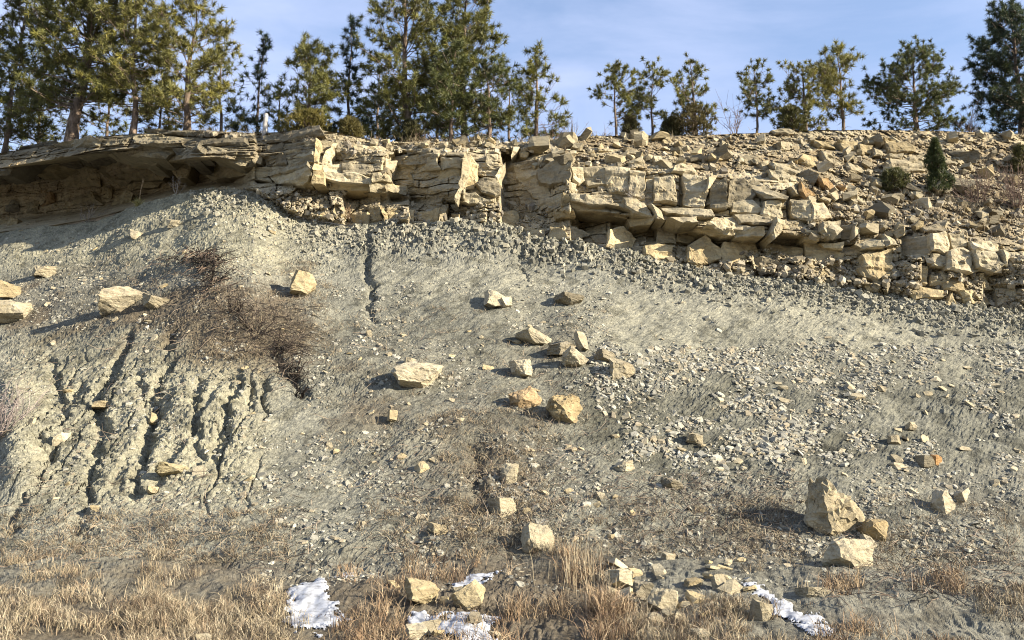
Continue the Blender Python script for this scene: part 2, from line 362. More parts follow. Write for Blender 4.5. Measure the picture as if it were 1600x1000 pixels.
def relief(a, k):
    a = np.atleast_1d(a).astype(float); k = np.atleast_1d(k).astype(float); Y = relief0(a, k); px, py = pxof(a, k)
    for x0, x1, am, r0_, r1_ in TEETH:
        t = (px-x0)/(x1-x0); m = smooth(-.06, .02, t)*(1-smooth(.985, 1.015, t))*smooth(r0_-5, r0_+5, py)*(1-smooth(r1_-8, r1_+4, py))
        Y = Y + m*am*(.62-t)
    return Y
def relief0(a, k):
    """distance of the plain rock face in the direction (a, k)"""
    a = np.atleast_1d(a).astype(float); k = np.atleast_1d(k).astype(float)
    h = np.clip((k-kb(a))/(ktop(a)-kb(a)), 0, 1)*(NH-1)
    j = np.clip(np.searchsorted(ca, a)-1, 0, len(ca)-2); t = np.clip((a-ca[j])/(ca[j+1]-ca[j]), 0, 1)
    h0 = np.minimum(h.astype(int), NH-2); f = h-h0
    return (prof[j, h0]*(1-f)+prof[j, h0+1]*f)*(1-t) + (prof[j+1, h0]*(1-f)+prof[j+1, h0+1]*f)*t
NR = 218
AC = np.concatenate([np.linspace(-1.4, -.68, 24), np.linspace(-.665, .665, 1000), np.linspace(.68, 1.4, 24)])
hh = np.linspace(-.06, 1, NR)
CA = np.broadcast_to(AC, (NR, len(AC))); CK = kb(AC)[None]*(1-hh[:, None]) + ktop(AC)[None]*hh[:, None]
cY = relief(CA.ravel(), CK.ravel()).reshape(CA.shape)
cY = cY + np.where(hh[:, None] < 0, .45*np.abs(hh[:, None])/.06, 0)
cP = np.stack([CA*cY, cY, EYE+CK*cY], -1).reshape(-1, 3)
cpx, cpy = pxof(CA.ravel(), CK.ravel())
hflat = np.broadcast_to(hh[:, None], CA.shape).ravel()
# bedding: layers of uneven thickness, warped, broken by joints
zz = cP[:, 2] + .10*cP[:, 0]*np.where(cpx > 800, .35, .0) + .24*fbm(cP*np.array([.7, .7, .5]), 4, 101)
bed_edges = np.cumsum(np.random.default_rng(3).uniform(.10, .42, 60)) + 2.5
bi = np.searchsorted(bed_edges, zz); lo = np.where(bi > 0, bed_edges[np.clip(bi-1, 0, 59)], 2.4); hi = bed_edges[np.clip(bi, 0, 59)]
ft = np.clip((zz-lo)/np.maximum(hi-lo, 1e-3), 0, 1)
bw = .45 + .9*(_hash(bi, bi*0, bi*0, 5)/4294967296.)
xx = cP[:, 0] + .12*fbm(cP*1.2, 3, 103)
ji = np.floor(xx/bw + 13.7*bi); fj = xx/bw + 13.7*bi - ji
rnd = _hash(ji, bi, bi*0, 9)/4294967296.; rbed = _hash(bi, bi*0, bi*0, 15)/4294967296.
bedm = (.36-.12*smooth(860, 950, cpx))*(.6*rnd+.4*rbed)*(.55+.6*(noise(cP*.8, 131)*.5+.5)) - .16*(1-smooth(0, .10, ft)) - .06*smooth(.9, 1, ft) - .10*(1-smooth(0, .035, np.minimum(fj, 1-fj)))*(rnd > .35)
thin = fbm(np.stack([cP[:, 0]*1.2, cP[:, 1]*.8, cP[:, 2]*13], 1), 3, 107)
rough = fbm(cP*np.array([2.6, 2.6, 3.6]), 6, 109, .62)
w1, w2, wc = worley(cP[:, 0]*5.2 + .35*rough, cP[:, 2]*6.0 + .35*rough, 111)
w1b, w2b, wcb = worley(cP[:, 0]*11 + .3*rough, cP[:, 2]*12.5, 113)
w1c, w2c, wcc = worley(cP[:, 0]*1.7 + .35*rough, cP[:, 2]*1.5 + .3*rough, 117)
big = .42*wcc*smooth(0, .12, w2c-w1c)
crumb = .10*wc*smooth(0, .25, w2-w1) + .07*wcb*smooth(0, .25, w2b-w1b)
def cbox(x0, x1, y0, y1, s=12): return smooth(x0-s, x0+s, cpx)*(1-smooth(x1-s, x1+s, cpx))*smooth(y0-s, y0+s, cpy)*(1-smooth(y1-s, y1+s, cpy))
m_cr = np.clip(cbox(330, 540, 292, 350) + cbox(880, 1230, 385, 450)*.6 + cbox(1180, 1620, 398, 500) + .5*cbox(540, 860, 320, 390), 0, 1)
m_deb = np.clip(smooth(820, 900, cpx)*smooth(.62, .80, hflat) + cbox(1250, 2000, 150, 372, 14), 0, 1)
m_left = cbox(-300, 385, 245, 345, 8)
cd = (1-m_cr)*(1-m_deb)*bedm*(1-.6*m_left) + (.05 + .12*smooth(560, 420, cpx)*(1-m_left))*thin*(1-m_deb)*(1-m_cr*.6) + .17*rough + m_cr*(crumb*1.3 + big) + m_deb*(.18*rough + crumb*1.1)
cd *= np.where(hflat < 0, 0, smooth(-.001, .06, hflat)*.85+.15)
cY2 = cY.ravel() - cd
cV = np.stack([CA.ravel()*cY2, cY2, EYE+CK.ravel()*cY2], 1)
# tint: weathered grey cap at the left, yellow lower wall, pale right
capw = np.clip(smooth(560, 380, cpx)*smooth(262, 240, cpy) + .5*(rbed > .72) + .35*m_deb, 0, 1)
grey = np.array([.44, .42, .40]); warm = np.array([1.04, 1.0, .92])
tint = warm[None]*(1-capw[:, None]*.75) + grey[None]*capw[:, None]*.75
dk = cbox(-300, 385, 250, 350, 10)*.45  # recess wall under the overhang: its shade painted into the tint
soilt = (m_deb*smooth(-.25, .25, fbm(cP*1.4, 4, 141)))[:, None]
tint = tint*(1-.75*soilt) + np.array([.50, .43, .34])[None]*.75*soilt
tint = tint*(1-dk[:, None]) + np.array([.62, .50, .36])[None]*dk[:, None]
shl = np.clip(smooth(.07, .01, hflat)*smooth(380, 430, cpx), 0, 1)[:, None]
tint = tint*(1-shl*.6) + np.array([.80, .80, .76])[None]*shl*.6
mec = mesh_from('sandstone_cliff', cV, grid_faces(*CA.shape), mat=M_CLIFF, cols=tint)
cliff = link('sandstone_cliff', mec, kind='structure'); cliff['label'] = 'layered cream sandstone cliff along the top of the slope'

# hilltop behind the edge, and the valley ground behind the viewer
cyT = cY2.reshape(CA.shape)[-1]; aT = AC; kT = CK[-1]
rows = []
for q, (dy, dz) in enumerate([(-.05, -.03), (.5, .06), (1.5, .12), (4, .15), (10, -.2), (30, -2), (120, -12)]):
    Y = cyT+dy; rows.append(np.stack([aT*cyT*(1+dy*.02), Y, EYE+kT*cyT+dz + .06*fbm(np.stack([aT*20, Y, Y*0], 1)*1.5, 3, 120+q)], 1))
mh = mesh_from('hilltop', np.concatenate(rows), grid_faces(len(rows), len(aT)), mat=M_SOIL)
link('hilltop', mh, kind='structure')
gv = np.array([(-600, -700, -.12), (600, -700, -.12), (600, 2.2, -.12), (-600, 2.2, -.12)]); link('valley_ground', mesh_from('valley_ground', gv, np.array([[0, 1, 2, 3]]), mat=M_SOIL), kind='structure')

# ------------------------------------------------------------------ cliff blocks, traced one by one
CROPS = {'B': (380, 160, 4.166), 'C': (600, 200, 5.0), 'D': (880, 200, 4.348), 'E': (1130, 180, 3.57), 'F': (1350, 180, 3.125), 'G': (0, 180, 4.0)}
W_, C_, Y_, O_, G_, D_ = (1.08, 1.05, .98), (1, .98, .92), (1.10, 1.01, .82), (1.12, .84, .56), (.68, .66, .62), (.55, .53, .50)  # stone colours; greys also paint shade on left-facing blocks, whites sun on right-facing ones
BLK = {
 'B': [([(140,210),(370,175),(500,180),(520,215),(400,235),(250,245),(150,240)], .5,0,.3,D_), ([(395,235),(485,235),(490,285),(400,285)], .35,0,0,C_), ([(265,315),(460,315),(462,365),(380,360),(280,350)], .38,0,0,C_),
  ([(290,365),(470,368),(465,405),(295,400)], .3,0,0,C_), ([(265,270),(395,265),(395,310),(270,312)], .2,0,0,G_), ([(468,235),(497,250),(492,390),(460,390)], .38,.7,0,Y_), ([(497,255),(595,265),(590,305),(500,310)], .2,.1,0,C_),
  ([(580,270),(605,268),(590,330),(545,390),(520,415),(540,320)], .32,.9,0,W_), ([(40,425),(440,420),(445,450),(300,455),(60,455)], .45,0,0,C_), ([(170,460),(440,455),(410,510),(380,535),(300,530),(190,500)], .52,.1,0,C_),
  ([(265,520),(380,535),(450,515),(448,550),(280,550)], .3,0,-.2,Y_), ([(460,450),(525,455),(525,530),(452,530)], .55,.2,0,Y_), ([(470,400),(510,400),(512,445),(462,440)], .45,.3,0,Y_), ([(515,410),(650,400),(655,460),(530,460)], .4,0,0,C_),
  ([(530,460),(720,455),(820,490),(830,530),(700,530),(540,500)], .5,0,0,C_), ([(655,395),(850,400),(940,430),(945,460),(800,480),(660,455)], .4,0,.2,G_), ([(840,470),(945,460),(960,510),(840,515)], .45,0,0,C_),
  ([(990,380),(1002,400),(965,500),(935,530),(960,440)], .5,1.0,0,W_), ([(535,510),(820,535),(815,580),(560,565)], .28,0,-.3,Y_), ([(825,545),(935,530),(1050,550),(1055,580),(830,580)], .4,0,0,C_),
  ([(500,665),(560,655),(560,750),(505,740)], .3,.2,0,Y_), ([(590,650),(660,690),(655,740),(600,760)], .3,.6,.2,Y_), ([(820,690),(900,680),(905,760),(830,780)], .3,-.2,0,Y_), ([(905,680),(945,720),(960,775),(920,780)], .35,.7,0,Y_),
  ([(700,740),(820,720),(815,790),(690,790)], .2,-.2,0,Y_), ([(600,240),(720,260),(710,300),(640,320),(600,280)], .2,0,.2,C_), ([(725,280),(890,290),(970,320),(880,345),(740,320)], .35,.1,.4,C_), ([(640,330),(760,340),(850,360),(830,390),(660,385)], .3,0,.1,G_),
  ([(20,340),(120,350),(110,400),(20,390)], .3,0,0,G_), ([(130,280),(250,270),(255,320),(140,330)], .3,0,0,D_), ([(140,350),(270,345),(280,410),(150,412)], .25,-.2,0,D_), ([(20,460),(150,465),(190,520),(60,500)], .4,0,.1,C_)],
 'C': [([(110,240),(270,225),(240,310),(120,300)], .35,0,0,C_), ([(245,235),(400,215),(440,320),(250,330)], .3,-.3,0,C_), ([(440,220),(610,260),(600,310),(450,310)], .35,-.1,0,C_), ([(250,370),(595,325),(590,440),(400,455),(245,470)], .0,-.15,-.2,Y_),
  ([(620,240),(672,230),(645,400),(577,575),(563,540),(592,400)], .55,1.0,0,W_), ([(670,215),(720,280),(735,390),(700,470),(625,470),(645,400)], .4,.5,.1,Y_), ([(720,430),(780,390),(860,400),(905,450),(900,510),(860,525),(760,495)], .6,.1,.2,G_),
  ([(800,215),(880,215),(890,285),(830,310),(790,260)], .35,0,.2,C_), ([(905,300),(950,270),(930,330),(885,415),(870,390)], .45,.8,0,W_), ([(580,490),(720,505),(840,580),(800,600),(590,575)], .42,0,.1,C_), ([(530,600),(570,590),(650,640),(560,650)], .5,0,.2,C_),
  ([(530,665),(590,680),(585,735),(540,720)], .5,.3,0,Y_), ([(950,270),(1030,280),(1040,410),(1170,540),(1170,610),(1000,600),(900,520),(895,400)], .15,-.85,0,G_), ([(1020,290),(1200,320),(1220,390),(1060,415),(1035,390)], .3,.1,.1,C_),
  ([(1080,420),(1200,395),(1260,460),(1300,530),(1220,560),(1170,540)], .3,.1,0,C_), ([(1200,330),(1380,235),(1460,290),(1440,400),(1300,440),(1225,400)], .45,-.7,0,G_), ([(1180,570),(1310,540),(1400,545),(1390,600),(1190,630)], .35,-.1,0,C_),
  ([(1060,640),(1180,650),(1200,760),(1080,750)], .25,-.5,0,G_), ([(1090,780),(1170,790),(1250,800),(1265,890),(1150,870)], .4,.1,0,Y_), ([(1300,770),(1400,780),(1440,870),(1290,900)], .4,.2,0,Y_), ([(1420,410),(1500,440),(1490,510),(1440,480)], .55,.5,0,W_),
  ([(1050,180),(1130,190),(1110,235),(1060,225)], .35,0,.2,C_), ([(1010,150),(1060,140),(1040,190),(1000,220)], .4,.9,0,W_), ([(1320,150),(1440,210),(1420,250),(1310,200)], .4,.3,.3,W_), ([(840,660),(1040,650),(1050,740),(1000,790),(850,790)], .35,0,0,Y_),
  ([(0,260),(100,250),(60,330),(0,330)], .35,0,.1,C_), ([(80,260),(106,265),(52,430),(24,440),(52,340)], .48,1.0,0,W_), ([(70,330),(200,330),(235,440),(170,470),(70,420)], .1,-.4,0,Y_), ([(20,440),(170,450),(180,490),(30,490)], .4,0,0,Y_),
  ([(30,620),(230,640),(220,720),(60,730)], .25,-.2,0,Y_), ([(240,660),(440,640),(430,740),(250,720)], .3,0,0,Y_), ([(450,600),(500,605),(445,745),(425,740)], .4,.9,0,W_), ([(380,170),(470,165),(440,205),(380,205)], .3,.1,.2,C_), ([(200,140),(370,165),(360,205),(190,200)], .28,0,.2,G_),
  ([(1060,770),(1090,700),(1060,660)], .3,0,0,G_), ([(1330,620),(1480,640),(1490,690),(1350,700)], .4,0,0,Y_), ([(480,150),(560,170),(540,200),(470,190)], .3,.2,.3,C_)],
 'D': [([(55,265),(135,270),(140,350),(110,380),(60,350)], .42,.1,0,W_), ([(140,275),(285,265),(290,390),(170,400),(140,340)], .32,0,.05,C_), ([(292,270),(450,275),(440,450),(320,440),(292,390)], .37,.05,.05,C_), ([(457,290),(560,305),(555,490),(444,460)], .40,.1,.05,W_),
  ([(567,350),(615,345),(602,495),(562,490)], .2,0,0,C_), ([(627,335),(730,330),(765,420),(775,510),(680,500),(617,500)], .42,.1,.1,W_), ([(740,345),(800,340),(800,460),(770,420)], .05,-.3,0,G_), ([(822,320),(970,330),(985,430),(950,545),(830,520)], .44,.1,.1,W_),
  ([(1000,400),(1110,340),(1110,540),(1060,550),(1000,545)], .42,-.25,0,G_), ([(990,330),(1050,318),(1000,400),(975,420)], .45,.6,0,W_), ([(1125,360),(1180,352),(1180,540),(1120,530)], .4,-.2,0,G_), ([(740,300),(755,260),(800,240),(870,255),(900,285),(890,312)], .5,.1,.3,W_),
  ([(620,195),(660,185),(700,260),(670,272),(630,240)], .4,.3,.2,C_), ([(450,230),(545,185),(545,270),(520,290),(460,270)], .35,-.1,.1,C_), ([(60,440),(180,450),(280,490),(420,530),(440,560),(300,520),(200,525),(70,490)], .8,.1,.3,W_),
  ([(0,460),(60,490),(200,530),(430,560),(425,610),(250,580),(0,530)], .35,-.1,-.4,Y_), ([(420,470),(500,480),(590,560),(600,600),(480,580),(430,530)], .65,.1,.3,C_), ([(435,620),(620,610),(600,650),(450,670)], .8,0,0,Y_), ([(590,520),(670,560),(690,630),(640,610)], .62,.5,.2,W_),
  ([(690,540),(1000,550),(1020,600),(900,600),(720,580)], .6,0,.6,C_), ([(720,610),(900,600),(915,640),(800,650)], .78,0,.1,W_), ([(980,650),(1100,600),(1180,650),(1170,720),(1100,720)], .78,.1,.1,W_), ([(700,650),(980,680),(1100,725),(1000,730),(800,690)], .5,0,-.4,Y_),
  ([(310,700),(400,670),(490,750),(470,810),(400,850),(300,800)], .62,.2,.2,Y_), ([(560,800),(640,780),(740,800),(730,880),(620,890),(545,860)], .62,.1,.1,Y_), ([(640,670),(740,690),(760,780),(640,770)], .42,0,.2,C_), ([(860,800),(960,740),(1080,830),(1060,890),(900,950),(850,890)], .68,.15,.2,Y_),
  ([(780,700),(920,730),(850,790),(770,770)], .42,.1,.1,Y_), ([(1030,750),(1110,745),(1120,780),(1040,785)], .5,0,.1,C_), ([(0,640),(130,700),(180,720),(100,760),(0,780)], .35,-.1,0,C_), ([(0,250),(50,260),(45,350),(0,380)], .32,-.4,0,G_),
  ([(230,140),(265,100),(295,160),(240,165)], .45,.1,.3,Y_), ([(430,150),(510,160),(505,185),(420,175)], .35,0,.4,C_), ([(670,85),(720,60),(735,105),(690,110)], .4,.2,.2,Y_), ([(190,170),(250,175),(240,195),(190,190)], .4,0,.4,C_), ([(820,190),(930,175),(975,225),(880,235)], .35,-.5,.1,D_), ([(980,175),(1060,200),(1030,260),(985,240)], .35,-.5,.1,D_)],
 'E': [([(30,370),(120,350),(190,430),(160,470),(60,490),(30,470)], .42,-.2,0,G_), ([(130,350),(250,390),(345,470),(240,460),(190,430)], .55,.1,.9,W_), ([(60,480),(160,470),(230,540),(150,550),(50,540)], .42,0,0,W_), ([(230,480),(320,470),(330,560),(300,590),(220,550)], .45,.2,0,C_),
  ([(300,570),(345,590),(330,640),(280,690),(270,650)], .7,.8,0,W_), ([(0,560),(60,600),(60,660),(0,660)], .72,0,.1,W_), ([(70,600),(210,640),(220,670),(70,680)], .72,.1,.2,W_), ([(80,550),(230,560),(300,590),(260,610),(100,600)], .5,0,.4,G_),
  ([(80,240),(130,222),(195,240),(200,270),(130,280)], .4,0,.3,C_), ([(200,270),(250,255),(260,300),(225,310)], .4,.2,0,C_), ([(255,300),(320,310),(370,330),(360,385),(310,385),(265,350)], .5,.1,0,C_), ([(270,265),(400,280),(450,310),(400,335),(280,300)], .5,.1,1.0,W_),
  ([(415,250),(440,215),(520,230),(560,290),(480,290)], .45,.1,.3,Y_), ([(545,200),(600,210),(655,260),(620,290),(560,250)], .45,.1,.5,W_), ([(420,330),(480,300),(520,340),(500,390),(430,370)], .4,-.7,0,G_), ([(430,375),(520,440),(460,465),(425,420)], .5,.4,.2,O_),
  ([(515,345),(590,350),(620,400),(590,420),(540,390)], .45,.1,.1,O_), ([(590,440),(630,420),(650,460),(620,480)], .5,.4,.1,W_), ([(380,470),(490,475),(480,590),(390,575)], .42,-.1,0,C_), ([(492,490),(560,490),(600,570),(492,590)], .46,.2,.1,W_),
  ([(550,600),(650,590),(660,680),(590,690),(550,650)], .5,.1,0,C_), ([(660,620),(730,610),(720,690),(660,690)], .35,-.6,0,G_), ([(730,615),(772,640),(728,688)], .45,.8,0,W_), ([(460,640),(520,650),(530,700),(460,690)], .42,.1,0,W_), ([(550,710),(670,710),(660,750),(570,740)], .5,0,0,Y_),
  ([(740,720),(800,690),(890,700),(890,740),(780,745)], .45,-.2,.1,C_), ([(905,660),(960,690),(960,725),(910,725)], .5,.3,.1,W_), ([(760,850),(940,760),(950,900),(850,920),(770,890)], .45,.1,.2,Y_), ([(480,830),(590,860),(590,920),(510,900)], .4,.1,.1,Y_),
  ([(650,140),(750,150),(755,195),(660,195)], .5,0,.1,Y_), ([(757,160),(835,170),(830,215),(770,205)], .5,.1,.1,Y_), ([(845,175),(895,200),(890,228),(845,225)], .5,.2,.1,C_), ([(900,130),(964,140),(964,190),(910,200)], .5,.1,.1,Y_), ([(790,130),(870,125),(875,160),(800,160)], .5,0,.2,C_),
  ([(690,260),(780,290),(785,320),(700,310)], .45,.1,.5,C_), ([(460,700),(540,720),(660,780),(660,860),(560,860),(470,820)], .3,.1,.1,Y_), ([(0,720),(160,700),(200,780),(160,850),(0,830)], .35,.15,.1,Y_), ([(240,720),(440,740),(440,850),(330,820),(240,800)], .3,.1,.1,Y_), ([(180,800),(220,790),(440,860),(440,910),(250,880),(170,860)], .4,-.3,-.2,G_), ([(270,85),(340,70),(405,88),(395,105),(290,105)], .4,.1,.5,C_), ([(500,140),(600,150),(625,185),(540,175)], .45,.1,.5,Y_), ([(285,160),(340,150),(350,185),(300,190)], .4,.1,.2,C_),
  ([(380,400),(415,380),(450,450),(400,440)], .45,.2,.2,C_), ([(640,390),(720,385),(740,410),(670,425)], .45,.1,.4,O_), ([(560,450),(600,470),(590,490),(540,470)], .45,.2,.5,C_), ([(820,350),(835,345),(845,375),(830,382)], .5,.4,.2,W_)],
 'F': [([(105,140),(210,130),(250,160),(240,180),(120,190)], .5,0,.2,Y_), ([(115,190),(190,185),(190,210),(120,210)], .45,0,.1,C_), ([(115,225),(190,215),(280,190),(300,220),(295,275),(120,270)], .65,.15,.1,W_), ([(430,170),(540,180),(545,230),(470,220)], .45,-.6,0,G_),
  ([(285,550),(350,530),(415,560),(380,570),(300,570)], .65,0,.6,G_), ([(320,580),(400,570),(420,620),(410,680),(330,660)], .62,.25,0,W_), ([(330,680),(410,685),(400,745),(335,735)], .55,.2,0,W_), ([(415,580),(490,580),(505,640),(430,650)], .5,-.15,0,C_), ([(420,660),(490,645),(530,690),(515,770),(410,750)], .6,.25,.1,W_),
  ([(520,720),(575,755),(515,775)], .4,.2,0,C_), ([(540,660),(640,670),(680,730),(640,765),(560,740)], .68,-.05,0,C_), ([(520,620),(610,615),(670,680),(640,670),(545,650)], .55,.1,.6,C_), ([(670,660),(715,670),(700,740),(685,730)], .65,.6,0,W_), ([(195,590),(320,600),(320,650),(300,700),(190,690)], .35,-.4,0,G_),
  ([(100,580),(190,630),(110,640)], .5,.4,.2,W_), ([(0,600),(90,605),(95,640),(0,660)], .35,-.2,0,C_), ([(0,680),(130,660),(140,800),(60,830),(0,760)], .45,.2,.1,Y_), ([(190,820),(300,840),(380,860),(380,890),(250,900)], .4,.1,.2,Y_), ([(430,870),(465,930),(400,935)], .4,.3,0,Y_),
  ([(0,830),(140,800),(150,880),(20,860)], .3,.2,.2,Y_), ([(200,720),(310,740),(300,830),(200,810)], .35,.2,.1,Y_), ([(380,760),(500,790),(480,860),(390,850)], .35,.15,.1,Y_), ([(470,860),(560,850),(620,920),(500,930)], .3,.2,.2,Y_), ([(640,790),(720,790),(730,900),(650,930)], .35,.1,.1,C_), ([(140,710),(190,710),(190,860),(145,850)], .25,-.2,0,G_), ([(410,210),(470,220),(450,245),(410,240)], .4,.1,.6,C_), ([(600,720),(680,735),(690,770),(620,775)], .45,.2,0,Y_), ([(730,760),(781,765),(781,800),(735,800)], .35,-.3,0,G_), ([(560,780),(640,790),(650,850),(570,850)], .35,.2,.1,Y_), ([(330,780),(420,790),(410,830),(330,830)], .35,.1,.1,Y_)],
 'G': [([(0,250),(150,200),(340,165),(360,190),(200,250),(130,310),(60,360),(0,375)], .55,-.1,.9,D_), ([(340,185),(510,150),(615,165),(605,190),(450,215),(350,190)], .55,0,.4,C_), ([(520,120),(650,150),(630,175),(530,150)], .4,0,.3,D_), ([(640,160),(795,150),(780,185),(640,190)], .5,0,.3,C_),
  ([(630,195),(850,185),(1000,200),(1080,225),(1020,270),(850,255),(760,250),(700,230),(640,215)], .55,.05,.7,C_), ([(840,130),(960,110),(1140,150),(1135,195),(1000,200),(850,170)], .45,.1,.5,C_), ([(720,130),(840,115),(900,125),(800,150)], .4,0,.5,G_), ([(900,80),(1010,80),(1150,110),(1290,125),(1150,130),(1000,100)], .35,0,.7,G_),
  ([(1140,150),(1300,140),(1530,150),(1540,190),(1300,190),(1150,185)], .4,0,.4,D_), ([(1080,205),(1280,210),(1270,245),(1110,240)], .45,0,.4,G_), ([(1310,200),(1570,240),(1530,310),(1500,320),(1380,270),(1310,245)], .5,.15,.5,C_), ([(1060,265),(1130,260),(1190,320),(1170,390),(1110,390)], .15,-.2,0,Y_),
  ([(1270,290),(1350,270),(1520,330),(1520,370),(1380,390),(1270,360)], .15,-.1,-.3,Y_), ([(210,310),(600,270),(605,330),(400,340),(220,360)], .05,-.1,-.2,Y_), ([(220,370),(610,350),(620,440),(230,460)], .1,-.1,-.1,Y_), ([(250,470),(330,490),(335,540),(250,570)], .15,-.2,0,O_), ([(340,500),(600,500),(640,560),(350,560)], .1,-.1,0,Y_),
  ([(640,310),(900,290),(1080,330),(1000,400),(700,400),(620,350)], .2,-.1,-.4,Y_), ([(700,430),(860,400),(1000,410),(980,450),(720,470)], .25,0,0,Y_), ([(720,510),(820,490),(800,560),(700,570)], .2,-.2,0,Y_), ([(870,285),(990,280),(960,310),(900,300)], .7,.1,.2,W_), ([(1510,270),(1570,265),(1590,310),(1530,330)], .4,-.3,0,G_),
  ([(120,550),(240,540),(230,610),(120,610)], .1,-.2,0,Y_), ([(0,520),(110,540),(110,600),(0,600)], .1,-.2,0,G_), ([(0,650),(100,650),(90,715),(0,715)], .15,-.1,0,Y_), ([(1150,255),(1260,250),(1250,290),(1180,300)], .3,-.2,0,D_), ([(640,450),(700,460),(690,520),(640,510)], .3,-.2,0,Y_)],
}
brng = np.random.default_rng(11)
def block_mesh(pts, out, yaw, tilt, thick):
    pts = np.array(pts, float); c = pts.mean(0); pts = c + (pts-c)*1.07
    if np.sum(pts[:, 0]*np.roll(pts[:, 1], -1) - np.roll(pts[:, 0], -1)*pts[:, 1]) > 0: pts = pts[::-1]
    dens = []
    for i in range(len(pts)):
        A, B = pts[i], pts[(i+1) % len(pts)]; n = max(1, int(np.hypot(*(B-A))/9))
        for j in range(n):
            q = A+(B-A)*j/n; dens.append(q + (brng.normal(0, .7, 2) if j else brng.normal(0, .5, 2)))
    pts = np.array(dens)
    cen0 = c[0]
    ac, kc = ak(*c); Yc = float(relief(ac, kc)[0]) - out
    a, k = ak(pts[:, 0], pts[:, 1]); X, Z = a*Yc, EYE+k*Yc; Xc, Zc = float(ac)*Yc, EYE+float(kc)*Yc
    size = max(X.max()-X.min(), Z.max()-Z.min())
    if abs(yaw) < .45:                      # lie along the face behind
        ry = relief(a, k); A_ = np.stack([X-Xc, Z-Zc, np.ones(len(X))], 1); sol = np.linalg.lstsq(A_, ry, rcond=None)[0]; yaw += float(np.clip(sol[0], -1.2, .6)); tilt += float(np.clip(sol[1], -.3, .3))*.5
        Yc = float(sol[2]) - out; X, Z = a*Yc, EYE+k*Yc; Xc, Zc = float(ac)*Yc, EYE+float(kc)*Yc
    Yf = Yc + np.clip(yaw*(X-Xc) + tilt*(Z-Zc), -.7, .7)
    ch = min(.028, size*.06)
    wX = np.maximum(np.abs(X-Xc), 1e-3); f = np.clip(1-ch/np.maximum(np.hypot(X-Xc, Z-Zc), .05), .5, 1)
    bm = bmesh.new()
    ra = [bm.verts.new((Xc+(x-Xc)*g, y-ch*.8, Zc+(z-Zc)*g)) for x, y, z, g in zip(X, Yf, Z, f)]
    rb_ = [bm.verts.new((x*y/Yc, y+ch*.6, EYE+(z-EYE)*y/Yc)) for x, y, z in zip(X, Yf, Z)]
    rc = [bm.verts.new((Xc+(x-Xc)*.97, Yc+thick, Zc+(z-Zc)*.97)) for x, z in zip(X, Z)]
    n = len(ra); fr = bm.faces.new(ra); bm.faces.new(rc[::-1])
    for i in range(n):
        j = (i+1) % n; bm.faces.new((ra[j], ra[i], rb_[i], rb_[j])); bm.faces.new((rb_[j], rb_[i], rc[i], rc[j]))
    bmesh.ops.triangulate(bm, faces=[fr])
    for it in range(4):
        es = [e for e in bm.edges if e.calc_length() > .085 and (e.verts[0].co.y + e.verts[1].co.y)/2 < Yc+.34 and e.verts[0].co.y < Yc+thick-.05 and e.verts[1].co.y < Yc+thick-.05]
        if not es: break
        bmesh.ops.subdivide_edges(bm, edges=es, cuts=1); bmesh.ops.triangulate(bm, faces=[q for q in bm.faces if len(q.verts) > 3])
    bmesh.ops.recalc_face_normals(bm, faces=bm.faces)
    bm.verts.index_update(); V = np.array([v.co for v in bm.verts])
    d = .085*fbm(V*np.array([2.0, 2.0, 4.5]), 4, 201, .62) + .035*fbm(V*7, 2, 205) + (.12 if out > .3 and cen0 < 400 else .055)*fbm(V*np.array([1.0, 1.0, 12.]), 2, 209)
    d2 = .045*fbm(V*5+9, 3, 207)
    for v, e, e2 in zip(bm.verts, d, d2): v.co.y += e; v.co.x += e2; v.co.z += e2*.5
    cen = Vector((Xc, Yc+thick*.4, Zc)); bmesh.ops.translate(bm, verts=bm.verts, vec=-cen)
    me = bpy.data.meshes.new('block'); bm.to_mesh(me); bm.free(); me.materials.append(M_ROCK)
    return me, cen
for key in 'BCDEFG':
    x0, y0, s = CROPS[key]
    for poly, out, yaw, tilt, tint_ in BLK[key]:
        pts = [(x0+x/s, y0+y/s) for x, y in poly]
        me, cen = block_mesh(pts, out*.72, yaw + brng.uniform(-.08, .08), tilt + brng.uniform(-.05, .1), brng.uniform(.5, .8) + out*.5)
        o = link('block', me, cliff, cen); v = brng.uniform(.78, 1.12)*(.62 if key == 'G' else .8 if key in 'EF' and pts[0][1] < 300 else 1); o.color = (tint_[0]*v, tint_[1]*v, tint_[2]*v, 1)

